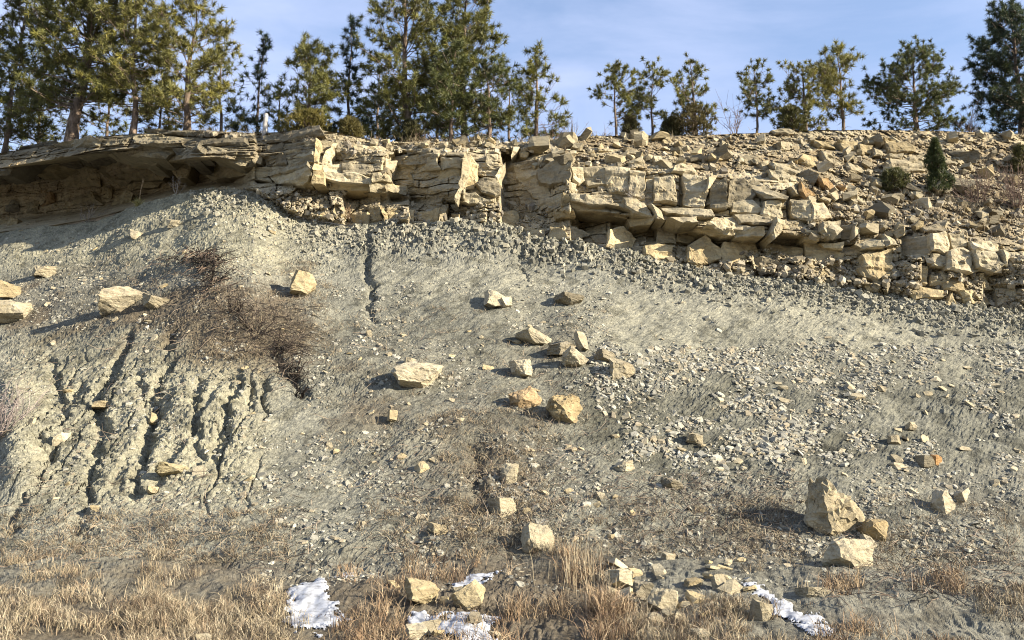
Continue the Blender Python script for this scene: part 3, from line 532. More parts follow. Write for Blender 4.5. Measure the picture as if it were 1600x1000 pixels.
# ------------------------------------------------------------------ loose rocks
def rock_mesh(seed, cuts=5, sub=0, amp=.05, flat=0, name='rock'):
    """an angular block: a box with uneven corners, chopped by a few planes, then roughened and layered"""
    r = np.random.default_rng(seed); bm = bmesh.new(); bmesh.ops.create_cube(bm, size=2)
    for v in bm.verts: v.co = Vector([c*r.uniform(.66, 1.14) for c in v.co])
    bmesh.ops.triangulate(bm, faces=bm.faces)
    for q in range(cuts):
        n = Vector(r.normal(size=3)); n.normalize()
        res = bmesh.ops.bisect_plane(bm, geom=list(bm.verts)+list(bm.edges)+list(bm.faces), plane_co=n*r.uniform(.70 if cuts > 6 else .74, 1.0), plane_no=n, clear_outer=True)
        ed = [e for e in bm.edges if e.is_boundary]
        if ed: bmesh.ops.holes_fill(bm, edges=ed, sides=0)
    bmesh.ops.triangulate(bm, faces=bm.faces)
    for it in range(sub):
        es = [e for e in bm.edges if e.calc_length() > .2]
        if es: bmesh.ops.subdivide_edges(bm, edges=es, cuts=1); bmesh.ops.triangulate(bm, faces=[f for f in bm.faces if len(f.verts) > 3])
    if sub:
        V = np.array([v.co for v in bm.verts]); k = np.array([1.2, 1.2, 1.2]); d = amp*fbm(V*2.6+seed, 4, seed, .62); d2 = amp*.45*fbm(V*np.array([.7, .7, 6.])+seed, 2, seed+3)
        j2 = amp*.5*np.stack([fbm(V*5+seed+q, 2, seed+q) for q in range(3)], 1)
        for v, e, g, w in zip(bm.verts, d, d2, j2): v.co *= 1+e; v.co.x *= 1+g; v.co.y *= 1+g; v.co += Vector(w)
    bmesh.ops.recalc_face_normals(bm, faces=bm.faces)
    me = bpy.data.meshes.new(name); bm.to_mesh(me); bm.free(); me.materials.append(M_ROCK); return me
def put_rock(name, me, px, py, w, h, depth=None, rot=(0, 0, 0), tint_=W_, sink=.25, **kw):
    p, n = slope_at(px, py+.42*h); S = p[0]
    Wd = w/F*S[1]*.5; Hd = h/F*S[1]*.5; D = depth*Wd if depth else .8*Wd
    Y = S[1] + Hd*.42 + .22*D; c = point(px, py, Y)
    o = link(name, me, None, c, **kw); o.scale = (Wd, D, Hd); o.rotation_euler = rot; o.color = (*tint_, 1); return o
PALE = (1.3, 1.27, 1.2)
HERO = [  # px, py, w, h, tint, roll, label
 (650, 588, 84, 46, PALE, .1, 'large smooth cream boulder half buried in the middle of the slope'),
 (190, 474, 78, 36, W_, -.1, 'wide flat cream slab on the left of the slope above the rills'),
 (242, 475, 38, 24, C_, .1, 'smaller tan stone touching the right end of the wide flat slab'),
 (474, 446, 46, 46, Y_, .2, 'upright tan boulder with dry grass behind it beside the dark brush'),
 (14, 486, 66, 44, W_, -.1, 'pale boulder cut by the left frame edge, lower one of the pair'),
 (12, 456, 44, 26, Y_, .1, 'small tan boulder cut by the left frame edge, upper of the pair'),
 (68, 425, 36, 20, W_, .05, 'lone pale rock near the left edge above the wide slab'),
 (772, 468, 30, 30, PALE, .3, 'left half of the split white rock high on the open slope'),
 (790, 473, 26, 18, PALE, -.2, 'right half of the split white rock high on the open slope'),
 (888, 470, 40, 18, G_, .2, 'low grey layered slab right of the split white rock'),
 (832, 528, 54, 26, C_, .45, 'tilted slab with a dark shaded left face above the pale block'),
 (818, 576, 36, 32, PALE, .1, 'pale rounded block under the tilted slab in mid slope'),
 (876, 545, 56, 24, G_, -.15, 'dark thin layered ledge rock in the mid slope cluster'),
 (898, 562, 48, 28, W_, .25, 'cream wedge rock under the dark layered ledge'),
 (908, 534, 20, 34, C_, .1, 'upright tan fragment standing at the right of the layered ledge'),
 (972, 578, 52, 28, W_, .2, 'oblong cream slab at the right end of the mid slope cluster'),
 (945, 558, 40, 18, G_, .35, 'thin grey slab just above the oblong cream slab'),
 (822, 624, 50, 44, (1.2, .98, .76), -.25, 'square block with a rusty orange top face'),
 (876, 640, 60, 48, (1.0, .88, .66), .5, 'pitted tan block with an orange edge beside the rusty block'),
 (788, 794, 40, 34, PALE, 0, 'pale square block low in the central gully'),
 (797, 742, 30, 34, C_, .2, 'angular tan rock at the head of the central gully'),
 (838, 848, 60, 48, W_, .3, 'cracked cream boulder above the tall grass'),
 (693, 830, 54, 20, Y_, .35, 'low tilted slab left of the central gully foot'),
 (660, 731, 22, 18, Y_, 0, 'small brown stone alone left of the central gully'),
 (974, 729, 34, 16, PALE, -.15, 'flat white flake alone right of the central gully'),
 (968, 903, 38, 30, PALE, .1, 'rounded pale rock at the right end of the tall grass'),
 (1045, 873, 22, 18, W_, 0, 'small pale stone uphill of the roadside rock row'),
 (1037, 940, 62, 46, W_, .35, 'large fractured slab leaning in the roadside rock row'),
 (1125, 915, 26, 36, W_, 0, 'upright hollowed rock standing right of the fractured slab'),
 (1082, 914, 30, 20, Y_, .1, 'small tan rock between the fractured slab and the hollowed rock'),
 (1004, 922, 34, 30, G_, .2, 'broken dark sided rock left of the fractured slab'),
 (1298, 806, 96, 94, (1.12, 1.06, .93), .35, 'biggest boulder, pitted and tan, on the lower right slope'),
 (1366, 832, 54, 38, (.85, .74, .55), .7, 'brown wedge slab leaning on the right of the biggest boulder'),
 (1320, 870, 80, 60, PALE, .15, 'bright white angular boulder below the biggest boulder'),
 (1356, 852, 26, 26, W_, .4, 'thin pale splinter between the white boulder and brown wedge'),
 (1470, 786, 40, 38, PALE, -.2, 'pale blocky rock at right, larger one of its pair'),
 (1500, 776, 28, 18, PALE, -.3, 'small pale wedge touching the pale blocky rock at right'),
 (1447, 722, 26, 22, G_, .1, 'grey stone paired with an orange stone on the right slope'),
 (1463, 719, 15, 20, (1.25, .8, .45), 0, 'small orange stone beside the grey stone on the right slope'),
 (1396, 687, 24, 16, W_, .2, 'cream chip of rock above the orange stone'),
 (1422, 666, 20, 12, W_, .1, 'small flat cream chip uphill at right, above the other cream chip'),
 (1276, 929, 56, 24, C_, .05, 'flat tan slab beside the right hand snow patch'),
 (1190, 957, 36, 40, C_, .3, 'angular tan rock at the left edge of the right hand snow patch'),
 (735, 932, 56, 34, Y_, -.3, 'tilted tan rock between the two middle snow patches'),
 (660, 926, 62, 38, Y_, .3, 'low broad tan rock left of the middle snow patches'),
 (740, 966, 26, 20, D_, 0, 'dark brown stone poking out of the lower middle snow'),
 (650, 987, 36, 20, PALE, 0, 'pale block at the bottom edge in the snow'),
 (318, 996, 26, 12, PALE, 0, 'pale stone at the very bottom edge in left grass'),
 (95, 686, 26, 24, (1.4, 1.38, 1.3), .1, 'whitest stone on the left beside a dark rill'),
 (55, 709, 24, 18, PALE, .1, 'pale stone just below left of the whitest stone'),
 (161, 632, 32, 12, Y_, 0, 'flat tan flake lying across the clay rills'),
 (240, 655, 14, 18, Y_, .3, 'small tan stone lodged in the deepest rill'),
 (270, 349, 20, 14, PALE, 0, 'small bright stone under the overhang shadow'),
 (210, 367, 20, 16, PALE, .2, 'small bright stone left of and below the yucca'),
 (1085, 686, 30, 16, C_, .2, 'low brown ledge stone in the flake field'),
 (936, 778, 20, 16, G_, .1, 'small dark wedge stone right of the central gully'),
 (1050, 756, 34, 16, G_, .2, 'low dark slab among dead twigs right of the gully'),
 (612, 651, 16, 20, Y_, .2, 'upright tan stone below the large smooth boulder'),
 (148, 795, 14, 14, Y_, 0, 'round tan pebble at the foot of the rills'),
 (270, 735, 60, 18, (.95, .9, .72), .05, 'broad flat olive slab at the foot of the rills'),
 (238, 765, 20, 14, Y_, .2, 'small tan stone under the broad flat olive slab'),
 (640, 566, 18, 12, W_, .2, 'small stone perched behind the large smooth boulder'),
 (1020, 968, 26, 16, W_, 0, 'pale stone in grass below the fractured slab'),
 (1095, 990, 34, 16, PALE, .1, 'pale stone at the bottom edge below the rock row'),
]
for i, (px, py, w, h, tn, roll, lab) in enumerate(HERO):
    tn = tuple(c*f for c, f in zip(tn, (.86, .87, .90)))
    big = w > 44
    me = rock_mesh(340+i, 12 if big else 6, 4 if w > 60 else 3 if w > 30 else 2, .26 if i in (31, 18) else .12)
    pr = random.Random(i)
    put_rock('boulder' if w > 34 else 'stone', me, px, py, w*.93, h*1.0, None, (pr.uniform(-.5, .3), roll, pr.uniform(.2, .75)), tn, label=lab, cat='boulder' if w > 34 else 'stone')
protos = [rock_mesh(500+i, 5, 1, .07, 0, 'stone') for i in range(14)]
def scatter(n, boxes, r):
    """n photo positions drawn from weighted boxes (x0, x1, y0, y1, weight)"""
    b = np.array(boxes, float); w = b[:, 4]/b[:, 4].sum(); j = r.choice(len(b), n, p=w)
    return b[j, 0]+r.random(n)*(b[j, 1]-b[j, 0]), b[j, 2]+r.random(n)*(b[j, 3]-b[j, 2])
r2 = np.random.default_rng(21)
MARKS = [(1300, 804, 'the biggest boulder'), (650, 588, 'the large smooth boulder'), (190, 474, 'the wide flat slab'), (780, 470, 'the split white rock'), (832, 528, 'the tilted slab'), (825, 624, 'the rusty block'),
         (972, 578, 'the oblong cream slab'), (788, 794, 'the central gully block'), (838, 848, 'the cracked boulder'), (1037, 940, 'the fractured slab'), (1470, 786, 'the pale blocky rock'), (1463, 719, 'the orange stone'), (1396, 687, 'the cream chip'),
         (95, 686, 'the whitest stone'), (400, 540, 'the dead brush mat'), (320, 415, 'the root tangle'), (218, 312, 'the yucca'), (270, 735, 'the broad olive slab'), (575, 430, 'the upper gully'), (14, 480, 'the left edge boulders'), (735, 932, 'the tilted verge rock'),
         (660, 926, 'the low broad verge rock'), (974, 729, 'the flat white flake'), (1085, 686, 'the low brown ledge stone'), (1464, 260, 'the conical juniper'), (1396, 285, 'the ragged juniper'), (1560, 300, 'the bare thicket'), (1432, 200, 'the spreading pine'),
         (1318, 203, 'the tall open pine'), (1258, 205, 'the low round pine'), (1184, 203, 'the lollipop pine'), (1086, 215, 'the bushy ridge pine'), (1022, 213, 'the second open pine'), (962, 213, 'the first open pine'), (836, 222, 'the pointed pine'), (704, 222, 'the tall pine pair'),
         (1250, 640, 'the flake field centre'), (1150, 590, 'the upper flake field'), (1540, 620, 'the far right flakes')]
HUE = {PALE: 'whitish', W_: 'cream', C_: 'buff', Y_: 'yellowish', G_: 'grey'}
PENDING = {}
def mark_label(o, size, hue, kind, px, py):
    m = min((q for q in MARKS[:36]), key=lambda q: math.hypot(q[0]-px, (q[1]-py)*1.2)); dx, dy = px-m[0], py-m[1]
    where = ('right of' if dx > 0 else 'left of') if abs(dx) > abs(dy) else ('below' if dy > 0 else 'above')
    PENDING.setdefault('%s %s %s %s %s' % (size, hue, kind, where, m[2]), []).append((px, o))
ORD = ['leftmost', 'second from left', 'third from left', 'fourth from left', 'fifth from left', 'sixth from left', 'seventh from left', 'eighth from left', 'ninth from left', 'tenth from left']
def settle_labels():
    for k, v in PENDING.items():
        v.sort(key=lambda q: q[0])
        for i, (_, o) in enumerate(v): o['label'] = k if len(v) == 1 else k + ', ' + ORD[min(i, 9)]
def quat_from(n, spin, tiltj):
    q = Vector(n).to_track_quat('Z', 'Y'); return (q.to_matrix() @ Euler((r2.normal(0, tiltj), r2.normal(0, tiltj), spin)).to_matrix()).to_euler()
def field(n, boxes, sizes, tints, label, group, name):
    X, Yp = scatter(n, boxes, r2); P, N = slope_at(X, Yp)
    for i in range(n):
        s = r2.uniform(*sizes)*(.72 if r2.random() < .8 else 1.05)
        o = link(name, protos[i % len(protos)], None, P[i] + N[i]*s*.12, label=label, cat='stone', group=group)
        o.scale = (s*r2.uniform(.7, 1.25), s*r2.uniform(.45, .9), s*r2.uniform(.16, .42)); o.rotation_euler = quat_from(N[i], r2.uniform(0, 6.3), .3)
        t = tints[r2.integers(len(tints))]; v = r2.uniform(.9, 1.1); mark_label(o, 'tiny' if s < sizes[0]*1.35 else 'small' if s < sizes[1] else 'fist sized', HUE[t], label, X[i], Yp[i]); o.color = (t[0]*v, t[1]*v, t[2]*v, 1)
field(80, [(940, 1600, 560, 720, 3), (1050, 1600, 700, 800, 1)], (.06, .11), (PALE, W_, C_), 'flat flake', 'flakes in the right flake field', 'flake_stone')
field(60, [(500, 900, 480, 720, 2), (560, 1000, 700, 850, 1)], (.05, .10), (W_, C_, Y_), 'slope stone', 'small stones on the middle slope', 'small_stone')
field(50, [(20, 480, 350, 540, 2), (40, 480, 560, 820, 1)], (.05, .10), (W_, Y_, PALE), 'slope stone', 'small stones on the left slope', 'small_stone')
field(44, [(930, 1180, 885, 990, 3), (600, 800, 900, 990, 1)], (.06, .12), (W_, Y_, C_), 'verge stone', 'small stones in the roadside grass', 'small_stone')
# rubble on the ledge above the cliff
def cliff_pt(px, py):
    a, k = ak(px, py); a, k = float(a), float(k)
    ci = int(np.clip(np.searchsorted(AC, a), 1, len(AC)-1)); h = (k-float(kb(a)))/(float(ktop(a))-float(kb(a)))
    ri = int(np.clip((h+.06)/1.06*(NR-1), 0, NR-1)); return Vector(cV[ri*len(AC)+ci])
X, Yp = scatter(190, [(830, 1230, 214, 262, 3), (1230, 1600, 208, 330, 3), (1300, 1560, 300, 372, 2), (560, 830, 218, 236, 1)], r2)
for i in range(190):
    edge = np.interp(X[i], [560, 900, 1230, 1600], [224, 214, 208, 211]); c = cliff_pt(X[i], max(Yp[i], edge+2)); s = float(r2.choice([.08, .11, .15, .2, .26], p=[.32, .32, .2, .11, .05]))
    o = link('rubble_stone', protos[i % len(protos)], None, c + Vector((0, -.3*s, .35*s)), label='angular cream rubble stone lying on the ledge above the cliff', cat='stone', group='rubble on the ledge above the cliff')
    o.scale = (s*r2.uniform(.8, 1.25), s*r2.uniform(.6, 1), s*r2.uniform(.4, .8)); o.rotation_euler = (r2.normal(0, .4), r2.normal(0, .4), r2.uniform(0, 6.3))
    t = (W_, C_, Y_, PALE, G_)[r2.integers(5)]; v = r2.uniform(.55, .98); mark_label(o, 'small' if s < .1 else 'medium' if s < .18 else 'large', HUE[t], 'rubble stone', X[i], Yp[i]); o.color = (t[0]*v, t[1]*v, t[2]*v, 1)
settle_labels()

# ------------------------------------------------------------------ stuff: chips of shale
def chips(name, P, N, S, flat, cols, r, label):
    n = len(P); m = 5
    up = N + r.normal(0, .28, (n, 3)); up /= np.linalg.norm(up, axis=1, keepdims=True)
    t = np.cross(up, r.normal(size=(n, 3))); t /= np.linalg.norm(t, axis=1, keepdims=True); b = np.cross(up, t)
    ang = np.arange(m)/m*2*np.pi; V = np.zeros((n, 2*m, 3))
    el = r.uniform(.45, 1, n)
    for j in range(m):
        rr = r.uniform(.65, 1.1, n)*S; a = ang[j]+r.uniform(-.35, .35, n)
        e = (np.cos(a)*rr)[:, None]*t + (np.sin(a)*rr*el)[:, None]*b; th = (S*flat*r.uniform(.7, 1.3, n))[:, None]*up
        V[:, j] = P+e*.85+th; V[:, m+j] = P+e*1.05-th*.7
    tri = [(0, 1, 2), (0, 2, 3), (0, 3, 4)] + [q for j in range(m) for q in ((m+j, m+(j+1) % m, (j+1) % m), (m+j, (j+1) % m, j))]
    Fc = (np.arange(n)[:, None, None]*2*m + np.array(tri)[None]).reshape(-1, 3)
    link(name, mesh_from(name, V.reshape(-1, 3), Fc, mat=M_CHIP, cols=np.repeat(cols, 2*m, 0)), kind='stuff', label=label, cat='stone chips')
r3 = np.random.default_rng(33)
nb = 64000
X, Yp = scatter(nb, [(930, 1620, 540, 720, 6.5), (1000, 1620, 700, 880, 2.0), (480, 960, 440, 780, 3.2), (0, 520, 330, 560, 2.6), (560, 1620, 380, 540, .45), (0, 480, 540, 830, 1.6), (400, 1600, 780, 920, 1.6)], r3)
bx_ = np.interp(X, bp[:, 0], bp[:, 1]); ok = Yp > bx_+6; X, Yp = X[ok], Yp[ok]
dens = noise(np.stack([X/45, Yp/30, X*0], 1), 301) + .6*noise(np.stack([X/120, Yp/80, X*0], 1), 303); ok = dens > r3.uniform(-.45, .65, len(X)); X, Yp = X[ok], Yp[ok]
P, N = slope_at(X, Yp); n = len(P); S = np.clip(r3.lognormal(math.log(.0185), .55, n), .007, .075)*np.where((X > 930) & (Yp > 530) & (Yp < 730), 1.35, 1)
cc = np.array([(.31, .29, .225), (.25, .235, .185), (.37, .34, .26), (.19, .178, .14), (.29, .245, .165)])[r3.integers(0, 5, n)]*r3.uniform(.75, 1.15, (n, 1))
chips('shale_chips', P + N*(S*.1)[:, None], N, S, .20, cc, r3, 'fine pale chips of shale strewn over the slope')
# clods at the foot of the cliff
n = 5500; X = r3.uniform(300, 1620, n); bx_ = np.interp(X, bp[:, 0], bp[:, 1]); Yp = bx_ + np.abs(r3.normal(0, 20, n)) + 2
P, N = slope_at(X, Yp); S = np.clip(r3.lognormal(math.log(.026), .55, n), .01, .11)
cc = np.array([(.22, .207, .16), (.25, .232, .175), (.29, .265, .195), (.18, .17, .13)])[r3.integers(0, 4, n)]*r3.uniform(.8, 1.15, (n, 1))
chips('shale_clods', P + N*(S*.3)[:, None], N, S, .55, cc, r3, 'crumbled shale clods along the foot of the cliff')
# crumbs on the weak lower wall and grit on the ledge
n = 5200; X, Yp = scatter(n, [(340, 535, 294, 345, 1.2), (1180, 1600, 400, 490, 2.4), (540, 860, 318, 372, 1), (880, 1230, 380, 430, 1), (840, 1600, 208, 300, 2.2), (1250, 1600, 290, 380, 1.6), (540, 860, 222, 238, .7), (300, 540, 200, 215, .3)], r3)
edge = np.interp(X, [300, 560, 900, 1230, 1600], [206, 224, 214, 208, 211]); Yp = np.maximum(Yp, edge+1)
P = np.array([cliff_pt(x, y) for x, y in zip(X, Yp)]); N = np.tile(np.array([[.1, -.75, .65]]), (n, 1)); S = np.clip(r3.lognormal(math.log(.045), .5, n), .02, .13)
cc = np.array([(.33, .28, .19), (.28, .235, .155), (.38, .33, .235), (.18, .155, .115)])[r3.integers(0, 4, n)]*r3.uniform(.75, 1.1, (n, 1))
chips('sandstone_crumbs', P, N, S, .6, cc, r3, 'crumbs of broken sandstone over the ledge and weak lower wall')

# ------------------------------------------------------------------ vegetation
def tubes(segs, sides=5):
    """segs: list of (points (n,3), radii (n,)) -> verts, quads"""
    V, Q, o = [], [], 0
    for P, Rr in segs:
        P = np.asarray(P, float); n = len(P); T = np.gradient(P, axis=0); T /= np.linalg.norm(T, axis=1, keepdims=True)+1e-9
        ref = np.where(np.abs(T[:, 2:3]) > .9, np.array([[1., 0, 0]]), np.array([[0, 0, 1.]])); U = np.cross(T, ref); U /= np.linalg.norm(U, axis=1, keepdims=True)+1e-9; B = np.cross(T, U)
        an = np.arange(sides)/sides*2*np.pi
        ring = P[:, None] + np.asarray(Rr)[:, None, None]*(np.cos(an)[None, :, None]*U[:, None] + np.sin(an)[None, :, None]*B[:, None])
        V.append(ring.reshape(-1, 3)); i = np.arange(n*sides).reshape(n, sides)+o; j = np.roll(i, -1, 1)
        Q.append(np.stack([i[:-1].ravel(), j[:-1].ravel(), j[1:].ravel(), i[1:].ravel()], 1)); o += n*sides
    return np.concatenate(V), np.concatenate(Q)
def needles(C, D, n_each, length, width, cols, r, spread=1.0):
    """brushes of needles: centres C, directions D"""
    n = len(C); m = n_each
    d = D[:, None] + spread*r.normal(size=(n, m, 3)); d /= np.linalg.norm(d, axis=2, keepdims=True)
    L = (length*r.uniform(.7, 1.1, (n, m)))[..., None]; s = np.cross(d, r.normal(size=(n, m, 3))); s /= np.linalg.norm(s, axis=2, keepdims=True)+1e-9
    base = C[:, None] - D[:, None]*r.uniform(0, .5, (n, m, 1))*length
    V = np.stack([base - s*width*.5, base + s*width*.5, base + d*L], 2).reshape(-1, 3)
    cc = np.repeat(cols, m, 0)*r.uniform(.8, 1.2, (n*m, 1)); cc = np.repeat(cc, 3, 0)
    return V, np.arange(n*m*3).reshape(-1, 3), cc
def pine_meshes(seed, H, Rmax, cb=.12, lean=(0, 0), r0=.1, dens=1.0, col=(.085, .095, .028), shape='oval', tuft=.15, n_need=16):
    r = np.random.default_rng(seed)
    nt = 10; tt = np.linspace(0, 1, nt); wob = np.cumsum(r.normal(0, .007*H, (nt, 2)), 0); wob[0] = 0
    T = np.stack([lean[0]*H*(tt-.35*tt**2) + wob[:, 0], lean[1]*H*tt + wob[:, 1], tt*H*.97], 1)
    rad = .72*r0*(1-tt)**.9 + .006; rad[0] *= 1.25
    tv, tq = tubes([(np.concatenate([[T[0]-[0, 0, .25]], T]), np.concatenate([[rad[0]*1.2], rad]))], 9)
    tv = tv + .08*r0*fbm(tv*np.array([9, 9, 3]), 2, seed)[:, None]
    segs, C, D = [], [], []
    nbr = int(H*16*dens*max(.75, Rmax/1.1))
    for i in range(nbr):
        t = cb + (1-cb)*(i+r.random())/nbr; s = (t-cb)/(1-cb)
        if shape == 'oval': pr = (math.sin(math.pi*min(1, (s*.80+.20)))**.6)*(1-.32*s)
        elif shape == 'cone': pr = (1-s)**.75*.95+.08
        else: pr = max(.15, math.sin(math.pi*(s*.72+.24))**.5)
        L = max(.12, Rmax*pr*r.uniform(.55, 1.12)); az = r.uniform(0, 2*math.pi); el = r.uniform(-.25, .2) + .75*s
        p0 = np.array([np.interp(t, tt, T[:, q]) for q in range(3)]); d0 = np.array([math.cos(az)*math.cos(el), math.sin(az)*math.cos(el), math.sin(el)])
        nn = 5; q = np.linspace(0, 1, nn)[:, None]; sag = r.uniform(-.05, .30)
        pts = p0 + d0*L*q + np.array([[0, 0, 1.]])*(q**2)*L*sag + np.concatenate([[[0, 0, 0]], np.cumsum(r.normal(0, .035*L, (nn-1, 3)), 0)])
        br = max(.006, .2*r0*(L/Rmax)*(1-.5*s)); segs.append((pts, np.linspace(br, .004, nn)))
        ntw = max(2, int(L*8.5*dens))
        for j in range(ntw):
            u = 1-(r.random()**1.5)*.72; pp = np.array([np.interp(u, q[:, 0], pts[:, e]) for e in range(3)])
            dd = d0*.6 + r.normal(0, .6, 3) + np.array([0, 0, .55]); dd /= np.linalg.norm(dd); tl = r.uniform(.10, .42)*min(1, .5+L)
            e = pp+dd*tl; segs.append((np.array([pp, e]), np.array([.006, .003]))); C.append(e); D.append(dd)
            if r.random() < .15: C.append(pp + dd*tl*.45); D.append(dd)
    C, D = np.array(C), np.array(D)
    # dead lower stubs
    for i in range(int(6+H)):
        t = r.uniform(.04, max(.1, cb+.1)); az = r.uniform(0, 6.3); L = r.uniform(.15, .6)*Rmax; p0 = np.array([np.interp(t, tt, T[:, q]) for q in range(3)])
        segs.append((np.array([p0, p0+L*.5*np.array([math.cos(az), math.sin(az), .1]), p0+L*np.array([math.cos(az+.2), math.sin(az+.2), -.05])]), np.array([.010, .007, .003])))
    bv, bq = tubes(segs, 3)
    cv = np.array(col)[None]*r.uniform(.6, 1.4, (len(C), 1))*np.array([[1, 1, 1]]) ; yel = r.random((len(C), 1)) < .25; cv = np.where(yel, cv*np.array([[1.25, 1.18, .85]]), cv)
    nv, nf, nc = needles(C, D, n_need, tuft, .019, cv, r, 1.25)
    return mesh_from('trunk', tv, tq, mat=M_BARK, smooth_sh=True), mesh_from('branches', bv, bq, mat=M_BARK), mesh_from('crown', nv, nf, mat=M_NEEDLE, cols=nc)
def edge_base(px, back):
    """a spot on the hilltop 'back' metres behind the cliff edge in the column px"""
    a = float(ak(px, 215)[0]); Ye = float(np.interp(a, AC, cyT)); Ze = EYE + float(np.interp(a, AC, kT))*Ye
    return Vector((a*(Ye+back), Ye+back, Ze + (.05 if back < 1 else .1)))
def tree(name, meshes, loc, rz, scale, label, group=None, cat='tree'):
    e = empty(name, loc, label, cat, group); e.rotation_euler = (0, 0, rz); e.scale = (scale,)*3 if not isinstance(scale, tuple) else scale
    for nm, m in zip(('trunk', 'branches', 'crown'), meshes):
        link(nm, m, e, kind='stuff' if nm != 'trunk' else None)
    return e
OL = (.138, .136, .042); DG = (.092, .102, .036); YG = (.172, .162, .050); BL = (.048, .064, .034)
PINES = [  # px of the base, back, top row, half width px, crown start, colour, shape, trunk radius, lean, label
 (8, .9, -70, 85, .12, OL, 'oval', .10, (.06, 0), 'pine at the left frame edge with a thin pale leaning trunk'),
 (112, .25, -110, 120, .16, OL, 'oval', .21, (.10, 0), 'large pine with the thickest trunk, leaning right over the overhang'),
 (207, .15, -40, 80, .17, YG, 'oval', .11, (-.02, 0), 'pine with exposed roots and slim grey trunk on the overhang edge'),
 (292, .3, -22, 84, .10, YG, 'oval', .12, (.01, 0), 'straight yellow green pine right of the exposed root pine'),
 (406, 2.2, 58, 32, .10, BL, 'cone', .06, (0, 0), 'small dark spire pine behind the wooden post'),
 (482, 1.2, 72, 66, .03, OL, 'oval', .10, (0, 0), 'bushy pine between the spire pine and the tall pines'),
 (542, 2.6, 28, 34, .15, BL, 'cone', .07, (-.01, 0), 'slim dark pine close beside the tall pair'),
 (636, 1.3, -75, 92, .05, OL, 'oval', .14, (0, 0), 'tallest pine, left one of the tall pair'),
 (722, 1.6, -55, 90, .05, OL, 'oval', .13, (.01, 0), 'tall pine, right one of the tall pair'),
 (766, .5, 92, 50, .16, DG, 'oval', .08, (0, 0), 'shorter dark trunked pine in front of the tall pair'),
 (704, .4, 70, 44, .18, DG, 'oval', .07, (0, 0), 'young pine with a bare thin trunk between the tall pair'),
 (836, .6, 76, 44, .08, OL, 'cone', .08, (0, 0), 'pointed pine at the right end of the tall grove'),
 (962, .5, 110, 30, .36, OL, 'umbrella', .05, (-.01, 0), 'small open pine, first one right of the sky gap'),
 (1022, .8, 108, 28, .34, OL, 'umbrella', .05, (0, 0), 'small open pine, second one right of the sky gap'),
 (1086, .5, 92, 38, .06, OL, 'oval', .07, (-.02, 0), 'bushy pine in the middle of the small ridge trees'),
 (1184, .7, 104, 27, .32, OL, 'umbrella', .05, (-.01, 0), 'small lollipop pine standing alone beside the bare shrub'),
 (1258, .4, 106, 48, .05, YG, 'oval', .09, (0, 0), 'low round dense pine on the ridge'),
 (1318, .7, 76, 42, .24, YG, 'oval', .07, (0, 0), 'tall open pine right of the low round pine'),
 (1432, .8, 88, 70, .08, DG, 'oval', .11, (.03, 0), 'wide spreading dark pine on the right ridge'),
 (1596, .6, 8, 66, .06, BL, 'oval', .13, (0, 0), 'large dark pine cut by the right frame edge'),
 (60, 4.0, 70, 60, .05, DG, 'oval', .10, (0, 0), 'shaded pine standing behind the leftmost trunks'),
 (165, 4.5, 110, 56, .04, DG, 'oval', .10, (0, 0), 'shaded pine behind the gap between the two overhang trunks'),
 (345, 3.5, 60, 48, .05, DG, 'oval', .08, (0, 0), 'shaded pine behind the straight yellow green pine'),
 (590, 4.0, 90, 50, .05, BL, 'oval', .08, (0, 0), 'shaded pine filling the gap left of the tall pair'),
 (680, 4.5, 90, 50, .05, BL, 'oval', .09, (0, 0), 'shaded pine seen through the tall pair'),
 (800, 3.5, 110, 40, .05, BL, 'oval', .07, (0, 0), 'shaded pine behind the pointed pine'),
 (248, 3.0, 118, 46, .05, YG, 'oval', .07, (0, 0), 'low pine behind the straight pine at its left'),
 (436, 3.2, 120, 36, .04, DG, 'oval', .06, (0, 0), 'low shaded pine behind the bushy pine'),
 (1625, 1.5, 40, 50, .05, DG, 'oval', .1, (0, 0), 'pine mostly outside the right frame edge'),
]
for i, (px, back, top, hw, cb, colr, shp, r0, lean, lab) in enumerate(PINES):
    b = edge_base(px, back); a, k = ak(px, top); Ht = EYE + float(k)*b.y - b.z; Rm = hw/F*b.y
    if px == 1625: continue
    far = back > 3
    ms = pine_meshes(900+i, Ht, Rm*(1.25 if px in (1258, 1432, 1596, 1086) else 1.15 if px > 900 else 1.08), cb, lean, r0, .85 if far else (1.3 if px in (1258, 1432, 1596, 1086) else .95 if Ht > 3 else 1.25), colr, shp, .175 if Ht > 2.6 else .135, 22 if far else 40)
    tree('pine_tree', ms, b - Vector((lean[0]*0, 0, .05)), 0, 1, lab)

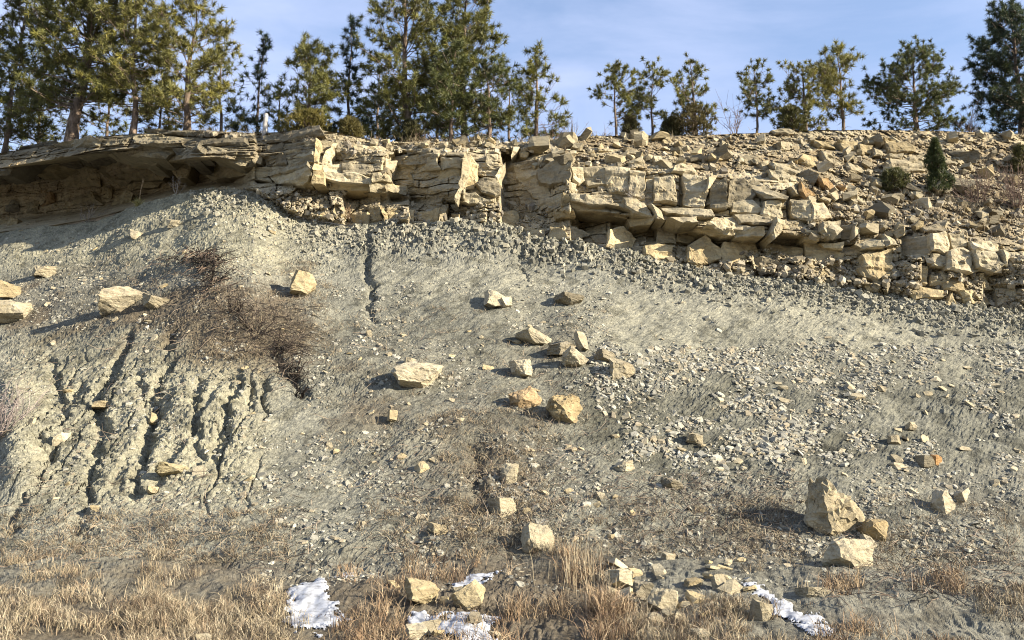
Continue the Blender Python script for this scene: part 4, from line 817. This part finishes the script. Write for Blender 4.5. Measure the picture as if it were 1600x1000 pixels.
def juniper_meshes(seed, H, Rm, col, n=900, shape='cone'):
    r = np.random.default_rng(seed); s = r.random(n)**.9; pr = (1-s)**.7*.95+.06 if shape == 'cone' else np.sin(np.pi*np.clip(s*.75+.22, 0, 1))**.6
    az = r.uniform(0, 6.283, n); pr = pr*(.72+.5*noise(np.stack([np.cos(az)*1.6, np.sin(az)*1.6, s*5], 1)+seed, 3)); rr = Rm*pr*np.sqrt(r.uniform(.25, 1.1, n)); C = np.stack([np.cos(az)*rr, np.sin(az)*rr, .04+s*H], 1)
    D = np.stack([np.cos(az)*.5, np.sin(az)*.5, np.full(n, .8)], 1)+r.normal(0, .25, (n, 3)); D /= np.linalg.norm(D, axis=1, keepdims=True)
    cv = np.array(col)[None]*r.uniform(.55, 1.4, (n, 1)); nv, nf, nc = needles(C, D, 12, .10, .016, cv, r, .55)
    segs = [(np.array([[0, 0, -.1], [0, 0, H*.5], [0, 0, H*.9]]), np.array([.035, .022, .006]))]
    st = r.choice(n, min(n, 70), replace=False)
    bs = [(np.array([[0, 0, max(.02, C[q, 2]*.55)], C[q]*np.array([.6, .6, .9]), C[q]]), np.array([.010, .007, .004])) for q in st]
    tv, tq = tubes(segs, 7); bv, bq = tubes(bs, 3)
    return mesh_from('trunk', tv, tq, mat=M_BARK), mesh_from('branches', bv, bq, mat=M_BARK), mesh_from('crown', nv, nf, mat=M_NEEDLE, cols=nc)
JUN = [(985, 215, 50, 26, .6, (.075, .07, .028), 'cone', 'low dark juniper at the foot of the first small open pine'),
       (1084, 218, 54, 40, .2, (.105, .085, .03), 'dome', 'brownish juniper skirt at the foot of the bushy ridge pine'),
       (478, 212, 36, 44, .25, (.15, .125, .03), 'dome', 'low yellow green juniper on top of the dark cap slab'),
       (1240, 210, 44, 30, .15, (.10, .095, .03), 'dome', 'small juniper in front of the low round pine'),
       (640, 220, 40, 30, .3, (.08, .075, .03), 'dome', 'low juniper under the left tall pine'),
       (545, 216, 34, 28, .3, (.12, .10, .03), 'dome', 'low olive juniper right of the cap slab'),
       (1050, 214, 36, 22, .4, (.085, .08, .03), 'dome', 'small juniper between the second open pine and bushy pine')]
for i, (px, py, h, hw, back, c_, shp, lab) in enumerate(JUN):
    b = edge_base(px, back); tree('juniper', juniper_meshes(40+i, h/F*b.y, hw/F*b.y, c_, 700, shp), b - Vector((0, 0, .05)), 0, 1, lab, cat='shrub')
for px, py, h, hw, c_, n_, shp, lab in [(1464, 302, 92, 30, (.062, .075, .025), 1100, 'cone', 'small conical juniper growing on the ledge below the ridge'), (1396, 298, 36, 30, (.085, .085, .028), 500, 'dome', 'low ragged juniper left of the conical juniper on the ledge'), (1594, 268, 44, 22, (.09, .085, .025), 400, 'dome', 'small juniper cut by the right edge above the bare thicket')]:
    c = cliff_pt(px, py); tree('juniper', juniper_meshes(int(px), h/F*c.y, hw/F*c.y, c_, n_, shp), c + Vector((0, -.05, -.05)), 0, 1, lab, cat='shrub')

def shrub_mesh(seed, H, Rm, n_st, col, up=1.0, thick=.008, kids=6):
    r = np.random.default_rng(seed); segs = []; cols = []
    for i in range(n_st):
        az = r.uniform(0, 6.283); tilt = abs(r.normal(0, .5)); d = np.array([math.cos(az)*math.sin(tilt)*Rm/H*1.6, math.sin(az)*math.sin(tilt)*Rm/H*1.6, math.cos(tilt)*up]); L = H*r.uniform(.6, 1.1)
        base = np.array([math.cos(az), math.sin(az), 0])*r.random()*Rm*.35
        q = np.linspace(0, 1, 4)[:, None]; pts = base + d*L*q + np.concatenate([[[0, 0, 0]], np.cumsum(r.normal(0, .07*L, (3, 3)), 0)])
        segs.append((pts, np.linspace(thick, thick*.4, 4)))
        for j in range(kids):
            u = r.uniform(.25, .95); p = np.array([np.interp(u, q[:, 0], pts[:, e]) for e in range(3)]); dd = d/np.linalg.norm(d)*.6+r.normal(0, .5, 3); l = L*r.uniform(.15, .45)
            e1 = p+dd*l*.5; e2 = e1+(dd+r.normal(0, .35, 3))*l*.5; segs.append((np.array([p, e1, e2]), np.array([thick*.5, thick*.4, thick*.25])))
    V, Q = tubes(segs, 3); c = np.array(col)[None]*np.random.default_rng(seed).uniform(.7, 1.3, (len(V)//3+1, 1)); c = np.repeat(c, 3, 0)[:len(V)]
    return mesh_from('shrub', V, Q, mat=M_TWIG, cols=c)
def on_edge(px, back=.2): return edge_base(px, back)
BR = (.14, .095, .07); GY = (.22, .19, .155)
SHR = [('bare_shrub', on_edge(1150, .3), .85, .45, 14, BR, 'thin bare shrub left of the lollipop pine'), ('bare_shrub', on_edge(1512, .4), .7, .6, 26, BR, 'bare brown shrub between the spreading pine and the right edge pine'),
       ('bare_shrub', on_edge(893, .3), .45, .5, 16, GY, 'low grey brush in the sky gap'), ('bare_shrub', on_edge(935, .5), .35, .4, 12, GY, 'tiny grey brush left of the first open pine'),
       ('bare_shrub', cliff_pt(1525, 318) + Vector((0, -.1, 0)), .85, .6, 46, BR, 'bare brown thicket on the ledge, left clump'), ('bare_shrub', cliff_pt(1585, 325) + Vector((0, -.1, 0)), 1.0, .7, 50, BR, 'bare brown thicket on the ledge, right clump at the frame edge'),
       ('bare_shrub', Vector(slope_at(135, 344)[0][0]), .45, .45, 14, GY, 'twiggy grey shrub in the shade of the overhang'), ('bare_shrub', Vector(slope_at(278, 305)[0][0]), .38, .22, 8, GY, 'small twiggy shrub at the right end of the overhang'),
       ('bare_shrub', cliff_pt(545, 345) + Vector((0, -.25, 0)), .4, .2, 9, (.22, .15, .09), 'small rusty dead shrub at the head of the upper gully'),
       ('bare_shrub', Vector(slope_at(-2, 690)[0][0]), .75, .5, 46, (.27, .22, .19), 'pale pinkish bare shrub at the left frame edge'),
       ('bare_shrub', on_edge(415, .9), .5, .3, 8, GY, 'dead grey twigs right behind the wooden post'), ('bare_shrub', on_edge(655, .15), .3, .5, 18, BR, 'brown brush at the foot of the tall pair'), ('bare_shrub', on_edge(860, .2), .4, .5, 18, BR, 'brown brush at the foot of the pointed pine'),
       ('bare_shrub', cliff_pt(985, 318) + Vector((0, -.3, 0)), .4, .3, 9, GY, 'small bare shrub on the ledge before the big square blocks'), ('bare_shrub', cliff_pt(1262, 385) + Vector((0, -.3, 0)), .5, .3, 14, BR, 'brown bare shrub in the cleft right of the big square blocks')]
for i, (nm, loc, H, Rm, ns, c_, lab) in enumerate(SHR):
    link(nm, shrub_mesh(70+i, H, Rm, ns, c_), None, loc, label=lab, cat='shrub')
# yucca on the slope under the overhang
yl = Vector(slope_at(218, 318)[0][0]); yu = empty('yucca', yl, 'spiky yucca with a dry flower stalk under the overhang', 'plant')
yr = np.random.default_rng(5); yd = yr.normal(size=(90, 3)); yd[:, 2] = np.abs(yd[:, 2])+.3; yd /= np.linalg.norm(yd, axis=1, keepdims=True)
nv, nf, nc = needles(np.zeros((90, 3)), yd, 2, .30, .016, np.tile([[.34, .31, .13]], (90, 1)), yr, .05)
link('leaves', mesh_from('leaves', nv, nf, mat=M_GRASS, cols=nc), yu, kind='stuff')
V, Q = tubes([(np.array([[0, 0, 0], [.03, 0, .4], [.07, 0, .72]]), np.array([.010, .009, .006]))] + [(np.array([[.03+.02*j*.4, 0, .42+.04*j], [.05+.02*j*.4, .01, .45+.04*j]]), np.array([.014, .008])) for j in range(7)], 5)
link('flower_stalk', mesh_from('flower_stalk', V, Q, mat=M_TWIG, cols=np.tile([[.33, .24, .14]], (len(V), 1))), yu)
# wooden post on the edge
pl = edge_base(413, .02); post = empty('fence_post', pl, 'short weathered wooden post standing on the cliff edge', 'post')
bm = bmesh.new(); hgt = 30/F*pl.y
bmesh.ops.create_cone(bm, cap_ends=True, segments=12, radius1=.062, radius2=.054, depth=hgt+.3); bmesh.ops.translate(bm, verts=bm.verts, vec=(0, 0, hgt/2-.15))
bmesh.ops.bevel(bm, geom=[e for e in bm.edges if e.verts[0].co.z > hgt-.01 and e.verts[1].co.z > hgt-.01], offset=.012, segments=2, affect='EDGES')
for v in bm.verts: v.co.x += .006*math.sin(v.co.z*20); v.co.x += .03*v.co.z
mp_ = bpy.data.meshes.new('shaft'); bm.to_mesh(mp_); bm.free(); mp_.materials.append(M_WOOD); link('shaft', mp_, post)
bm = bmesh.new(); bmesh.ops.create_cone(bm, cap_ends=True, segments=12, radius1=.064, radius2=.064, depth=.05); bmesh.ops.translate(bm, verts=bm.verts, vec=(.03*hgt*.8, 0, hgt*.82))
mp_ = bpy.data.meshes.new('white_band'); bm.to_mesh(mp_); bm.free(); mp_.materials.append(M_SNOW); link('white_band', mp_, post)

# ------------------------------------------------------------------ snow patches
def snow(poly, lab, seed):
    q = np.array(poly, float); x0, y0 = q.min(0)-6; x1, y1 = q.max(0)+6; nx = int((x1-x0)/.9); ny = int((y1-y0)/.7)
    gx, gy = np.meshgrid(np.linspace(x0, x1, nx), np.linspace(y0, y1, ny)); gx, gy = gx.ravel(), gy.ravel()
    ins = np.zeros(len(gx), bool); dist = np.full(len(gx), 99.)
    for i in range(len(q)):
        A, B = q[i], q[(i+1) % len(q)]; c = (A[1] > gy) != (B[1] > gy); ins ^= c & (gx < (B[0]-A[0])*(gy-A[1])/(B[1]-A[1]+1e-9)+A[0])
        t = np.clip(((gx-A[0])*(B[0]-A[0])+(gy-A[1])*(B[1]-A[1]))/((B-A) @ (B-A)), 0, 1); dist = np.minimum(dist, np.hypot(gx-A[0]-t*(B[0]-A[0]), (gy-A[1]-t*(B[1]-A[1]))*1.6))
    d = np.where(ins, dist, -dist); P, N = slope_at(gx, gy); G = P.reshape(ny, nx, 3).copy()
    for _ in range(14):
        for ax in (0, 1): G = (np.concatenate([np.take(G, [0], ax), np.delete(G, -1, ax)], ax) + 2*G + np.concatenate([np.delete(G, 0, ax), np.take(G, [-1], ax)], ax))/4
    P = G.reshape(-1, 3)
    e = 24*fbm(np.stack([gx/26, gy/6, gx*0], 1), 4, seed, .65) + d - 7
    th = .016*smooth(-1, 12, e) - .012*(e < 0) + .012
    V = P*np.array([[1, 1, 1]]) + N*th[:, None]; f = grid_faces(ny, nx); keep = (e[f] > -1).all(1)
    f = f[keep]; used = np.unique(f); mp = np.zeros(len(V), int); mp[used] = np.arange(len(used))
    link('snow_patch', mesh_from('snow_patch', V[used], mp[f], mat=M_SNOW, smooth_sh=True), label=lab, cat='snow')
snow([(436, 960), (440, 925), (470, 910), (500, 905), (530, 890), (556, 893), (548, 905), (520, 915), (528, 950), (545, 962), (500, 982), (455, 978)], 'leftmost snow patch on the grassy verge', 401)
snow([(628, 955), (660, 948), (700, 960), (735, 948), (780, 955), (775, 975), (790, 998), (720, 1000), (690, 985), (640, 980)], 'lower middle snow patch around the dark stone', 402)
snow([(705, 912), (735, 897), (790, 895), (785, 908), (740, 915), (712, 922)], 'small thin snow patch above the tilted tan rock', 403)
snow([(1152, 922), (1180, 917), (1215, 930), (1250, 950), (1290, 970), (1312, 992), (1290, 1002), (1250, 996), (1210, 965), (1170, 938)], 'right hand snow patch between grass clumps', 404)

# ------------------------------------------------------------------ stuff: dry grass and dead twigs
def blades(name, P, N, H, W, cols, r, lean=.35, label='', bias=(0, 0, 0)):
    n = len(P); up = np.array([[0, 0, 1.]]) + .25*N; l = r.normal(0, lean, (n, 3)); l[:, 2] *= .3; l += np.array(bias); d = up + l; d /= np.linalg.norm(d, axis=1, keepdims=True)
    s = np.cross(d, r.normal(size=(n, 3))); s /= np.linalg.norm(s, axis=1, keepdims=True); Hc = H[:, None]; Wc = W[:, None]
    mid = P + d*Hc*.55; tip = P + d*Hc*.85 + (l*.9 + np.array([[0, 0, -.1]]))*Hc*.45
    V = np.stack([P - s*Wc, P + s*Wc, mid - s*Wc*.7, mid + s*Wc*.7, tip], 1).reshape(-1, 3)
    f = (np.arange(n)[:, None, None]*5 + np.array([(0, 1, 3), (0, 3, 2), (2, 3, 4)])[None]).reshape(-1, 3)
    link(name, mesh_from(name, V, f, mat=M_GRASS, cols=np.repeat(cols, 5, 0)), kind='stuff', label=label, cat='grass')
r4 = np.random.default_rng(55)
nc_ = 5600
X, Yp = scatter(nc_, [(-20, 440, 875, 1010, 4), (-20, 480, 940, 1030, 4), (440, 800, 880, 1020, 2.0), (800, 950, 870, 1010, 3.0), (940, 1180, 950, 1020, 1.4), (1290, 1500, 910, 1020, 2.6), (1180, 1300, 930, 1020, .6), (1480, 1620, 930, 1020, 1.0)], r4)
SN = [(436, 560, 890, 985), (628, 795, 946, 1002), (1160, 1310, 922, 1000), (705, 790, 896, 920)]
keepg = np.ones(nc_, bool)
for x0, x1, y0, y1 in SN: keepg &= ~((X > x0) & (X < x1) & (Yp > y0) & (Yp < y1) & (r4.random(nc_) < .72))
keepg &= noise(np.stack([X/60, Yp/30, X*0], 1), 501) > r4.uniform(-.35, .55, nc_)
X, Yp = X[keepg], Yp[keepg]; m = 17; P, N = slope_at(X, Yp); n = len(P)
Pb = np.repeat(P, m, 0) + r4.normal(0, .045, (n*m, 3))*np.array([[1, 1, .1]]); Nb = np.repeat(N, m, 0)
hc = np.repeat(r4.uniform(.04, .20, n)*np.where((X > 780) & (X < 960), 1.35, 1), m)*r4.uniform(.5, 1.15, n*m)
pal = np.array([(.30, .245, .155), (.24, .19, .12), (.37, .31, .21), (.11, .082, .055), (.27, .20, .125)]); cb_ = np.repeat(pal[r4.integers(0, 5, n)], m, 0)*r4.uniform(.7, 1.2, (n*m, 1))
red = np.repeat(((X > 480) & (X < 980)) | ((X > 1280) & (X < 1500)), m)[:, None]; cb_ = np.where(red, cb_*np.array([[1.02, .92, .86]]), cb_)
hc = hc*np.where(red[:, 0], 1.25, 1.0)
blades('dry_grass', Pb, Nb, hc, np.full(n*m, .0028), cb_, r4, .45, 'tan dry grass along the roadside verge')
# sparse grass on the slope and ledge, lying thatch
X, Yp = scatter(2300, [(330, 520, 440, 560, 2), (500, 920, 470, 700, 1.2), (690, 860, 640, 860, 2.2), (560, 1250, 780, 880, 2), (1150, 1600, 780, 900, 1.5), (0, 460, 800, 880, 2.4), (440, 500, 405, 440, .3), (120, 320, 400, 520, .5)], r4)
P, N = slope_at(X, Yp); n = len(P); m = 12; Pb = np.repeat(P, m, 0) + r4.normal(0, .06, (n*m, 3))*np.array([[1, 1, .2]])
blades('sparse_grass', Pb, np.repeat(N, m, 0), np.repeat(r4.uniform(.06, .18, n), m)*r4.uniform(.5, 1.1, n*m), np.full(n*m, .003), pal[r4.integers(0, 5, n*m)]*r4.uniform(.6, 1.1, (n*m, 1)), r4, .8, 'thin dry grass sprinkled over the lower slope')
X, Yp = scatter(420, [(1250, 1600, 300, 372, 3), (860, 1250, 212, 250, 1.2), (1230, 1600, 206, 300, 1.5), (560, 850, 218, 232, 1.5), (300, 560, 203, 214, 1)], r4)
ed = np.interp(X, [300, 560, 900, 1230, 1600], [206, 224, 214, 208, 211]); P = np.array([cliff_pt(x, max(y, e+1)) for x, y, e in zip(X, Yp, ed)]); n = len(P); m = 14
blades('ledge_grass', np.repeat(P, m, 0) + r4.normal(0, .06, (n*m, 3)), np.tile([[0, -.5, .8]], (n*m, 1)), np.repeat(r4.uniform(.10, .28, n), m)*r4.uniform(.5, 1.1, n*m), np.full(n*m, .0045), pal[r4.integers(0, 5, n*m)]*r4.uniform(.6, 1.05, (n*m, 1)), r4, .5, 'dry grass tufts on the ledge above the cliff')
def twig_field(name, X, Yp, L, thick, cols, label, r, lift=.02, dirv=None, kind='stuff', cat='twigs'):
    P, N = slope_at(X, Yp); segs = []
    for p, nrm, l in zip(P, N, L):
        d = r.normal(size=3) if dirv is None else np.array(dirv)+r.normal(0, .8, 3); d -= nrm*(d @ nrm)*.8; d /= np.linalg.norm(d)
        p = p+nrm*lift*r.uniform(.3, 2); b = r.normal(0, .22, 3)
        segs.append((np.array([p, p+d*l*.5+nrm*l*.10, p+d*l+b*l+nrm*l*.02]), np.array([thick, thick*.8, thick*.4])))
    V, Q = tubes(segs, 3); c = np.array(cols)[r.integers(0, len(cols), len(segs))]; return link(name, mesh_from(name, V, Q, mat=M_TWIG, cols=np.repeat(c, 9, 0)), kind=kind, label=label, cat=cat)
X, Yp = scatter(2600, [(960, 1250, 740, 870, 3), (560, 960, 700, 870, 2), (1300, 1600, 840, 960, 1.5), (500, 960, 480, 720, 1.6), (0, 500, 740, 900, 2), (150, 480, 400, 560, 1.2), (0, 300, 520, 700, .8)], r4)
twig_field('dead_twigs', X, Yp, r4.uniform(.06, .34, 2600), .0042, [(.10, .075, .055), (.16, .12, .085), (.07, .055, .04), (.27, .21, .15)], 'fallen dead twigs littering the lower slope', r4)
# matted dead brush hanging on the left slope
def matted(name, boxes, n, L, th, cols, lab, dirv, seed, lift=.10):
    r = np.random.default_rng(seed); X, Yp = scatter(n, boxes, r); return twig_field(name, X, Yp, r.uniform(*L, n), th, cols, lab, r, lift, dirv, 'stuff', 'brush')
matted('dead_brush', [(300, 460, 455, 560, 2), (330, 440, 475, 545, 1.5), (380, 478, 500, 590, 2.4), (420, 478, 540, 612, 1.8), (280, 400, 450, 520, .8), (400, 500, 470, 560, .7)], 480, (.12, .40), .0060, [(.025, .019, .015), (.04, .03, .022), (.08, .06, .043), (.02, .016, .013), (.15, .115, .08)], 'wide mat of dark brown dead brush sprawling down the left slope', (.35, -.1, -.35), 61, .13)
matted('root_tangle', [(295, 345, 402, 425, 3), (315, 360, 410, 470, 2), (255, 300, 408, 420, .6)], 260, (.15, .45), .010, [(.03, .022, .018), (.05, .038, .028), (.14, .10, .07)], 'dark tangle of dead roots and branches above the brush mat', (.2, .0, -.3), 63, .12)
for i, (px, py, H, Rm, ns, w) in enumerate([(335, 440, .45, .35, 16, 'topmost'), (365, 490, .42, .38, 18, 'second'), (400, 520, .42, .40, 20, 'third'), (432, 552, .42, .36, 22, 'fourth'), (458, 585, .40, .30, 24, 'fifth'), (468, 612, .30, .22, 16, 'lowest')]):
    o = link('dead_shrub', shrub_mesh(170+i, H, Rm, ns, (.035, .026, .02), .8, .0095, 6), None, Vector(slope_at(px, py)[0][0]) - Vector((0, 0, .03)), label=w + ' dark dead shrub down the row through the brush mat', cat='shrub', group='dead shrubs in the brush mat')
    o.rotation_euler = (.55, .45, 0)
# tall pale stalks in the middle grass
X = r4.normal(905, 26, 70); Yp = r4.uniform(880, 930, 70); P, N = slope_at(X, Yp)
blades('grass_stalks', np.repeat(P, 2, 0), np.repeat(N, 2, 0), r4.uniform(.2, .6, 140), np.full(140, .003), pal[r4.integers(0, 3, 140)], r4, .10, 'tall thin dry grass stalks standing in front of the slope')
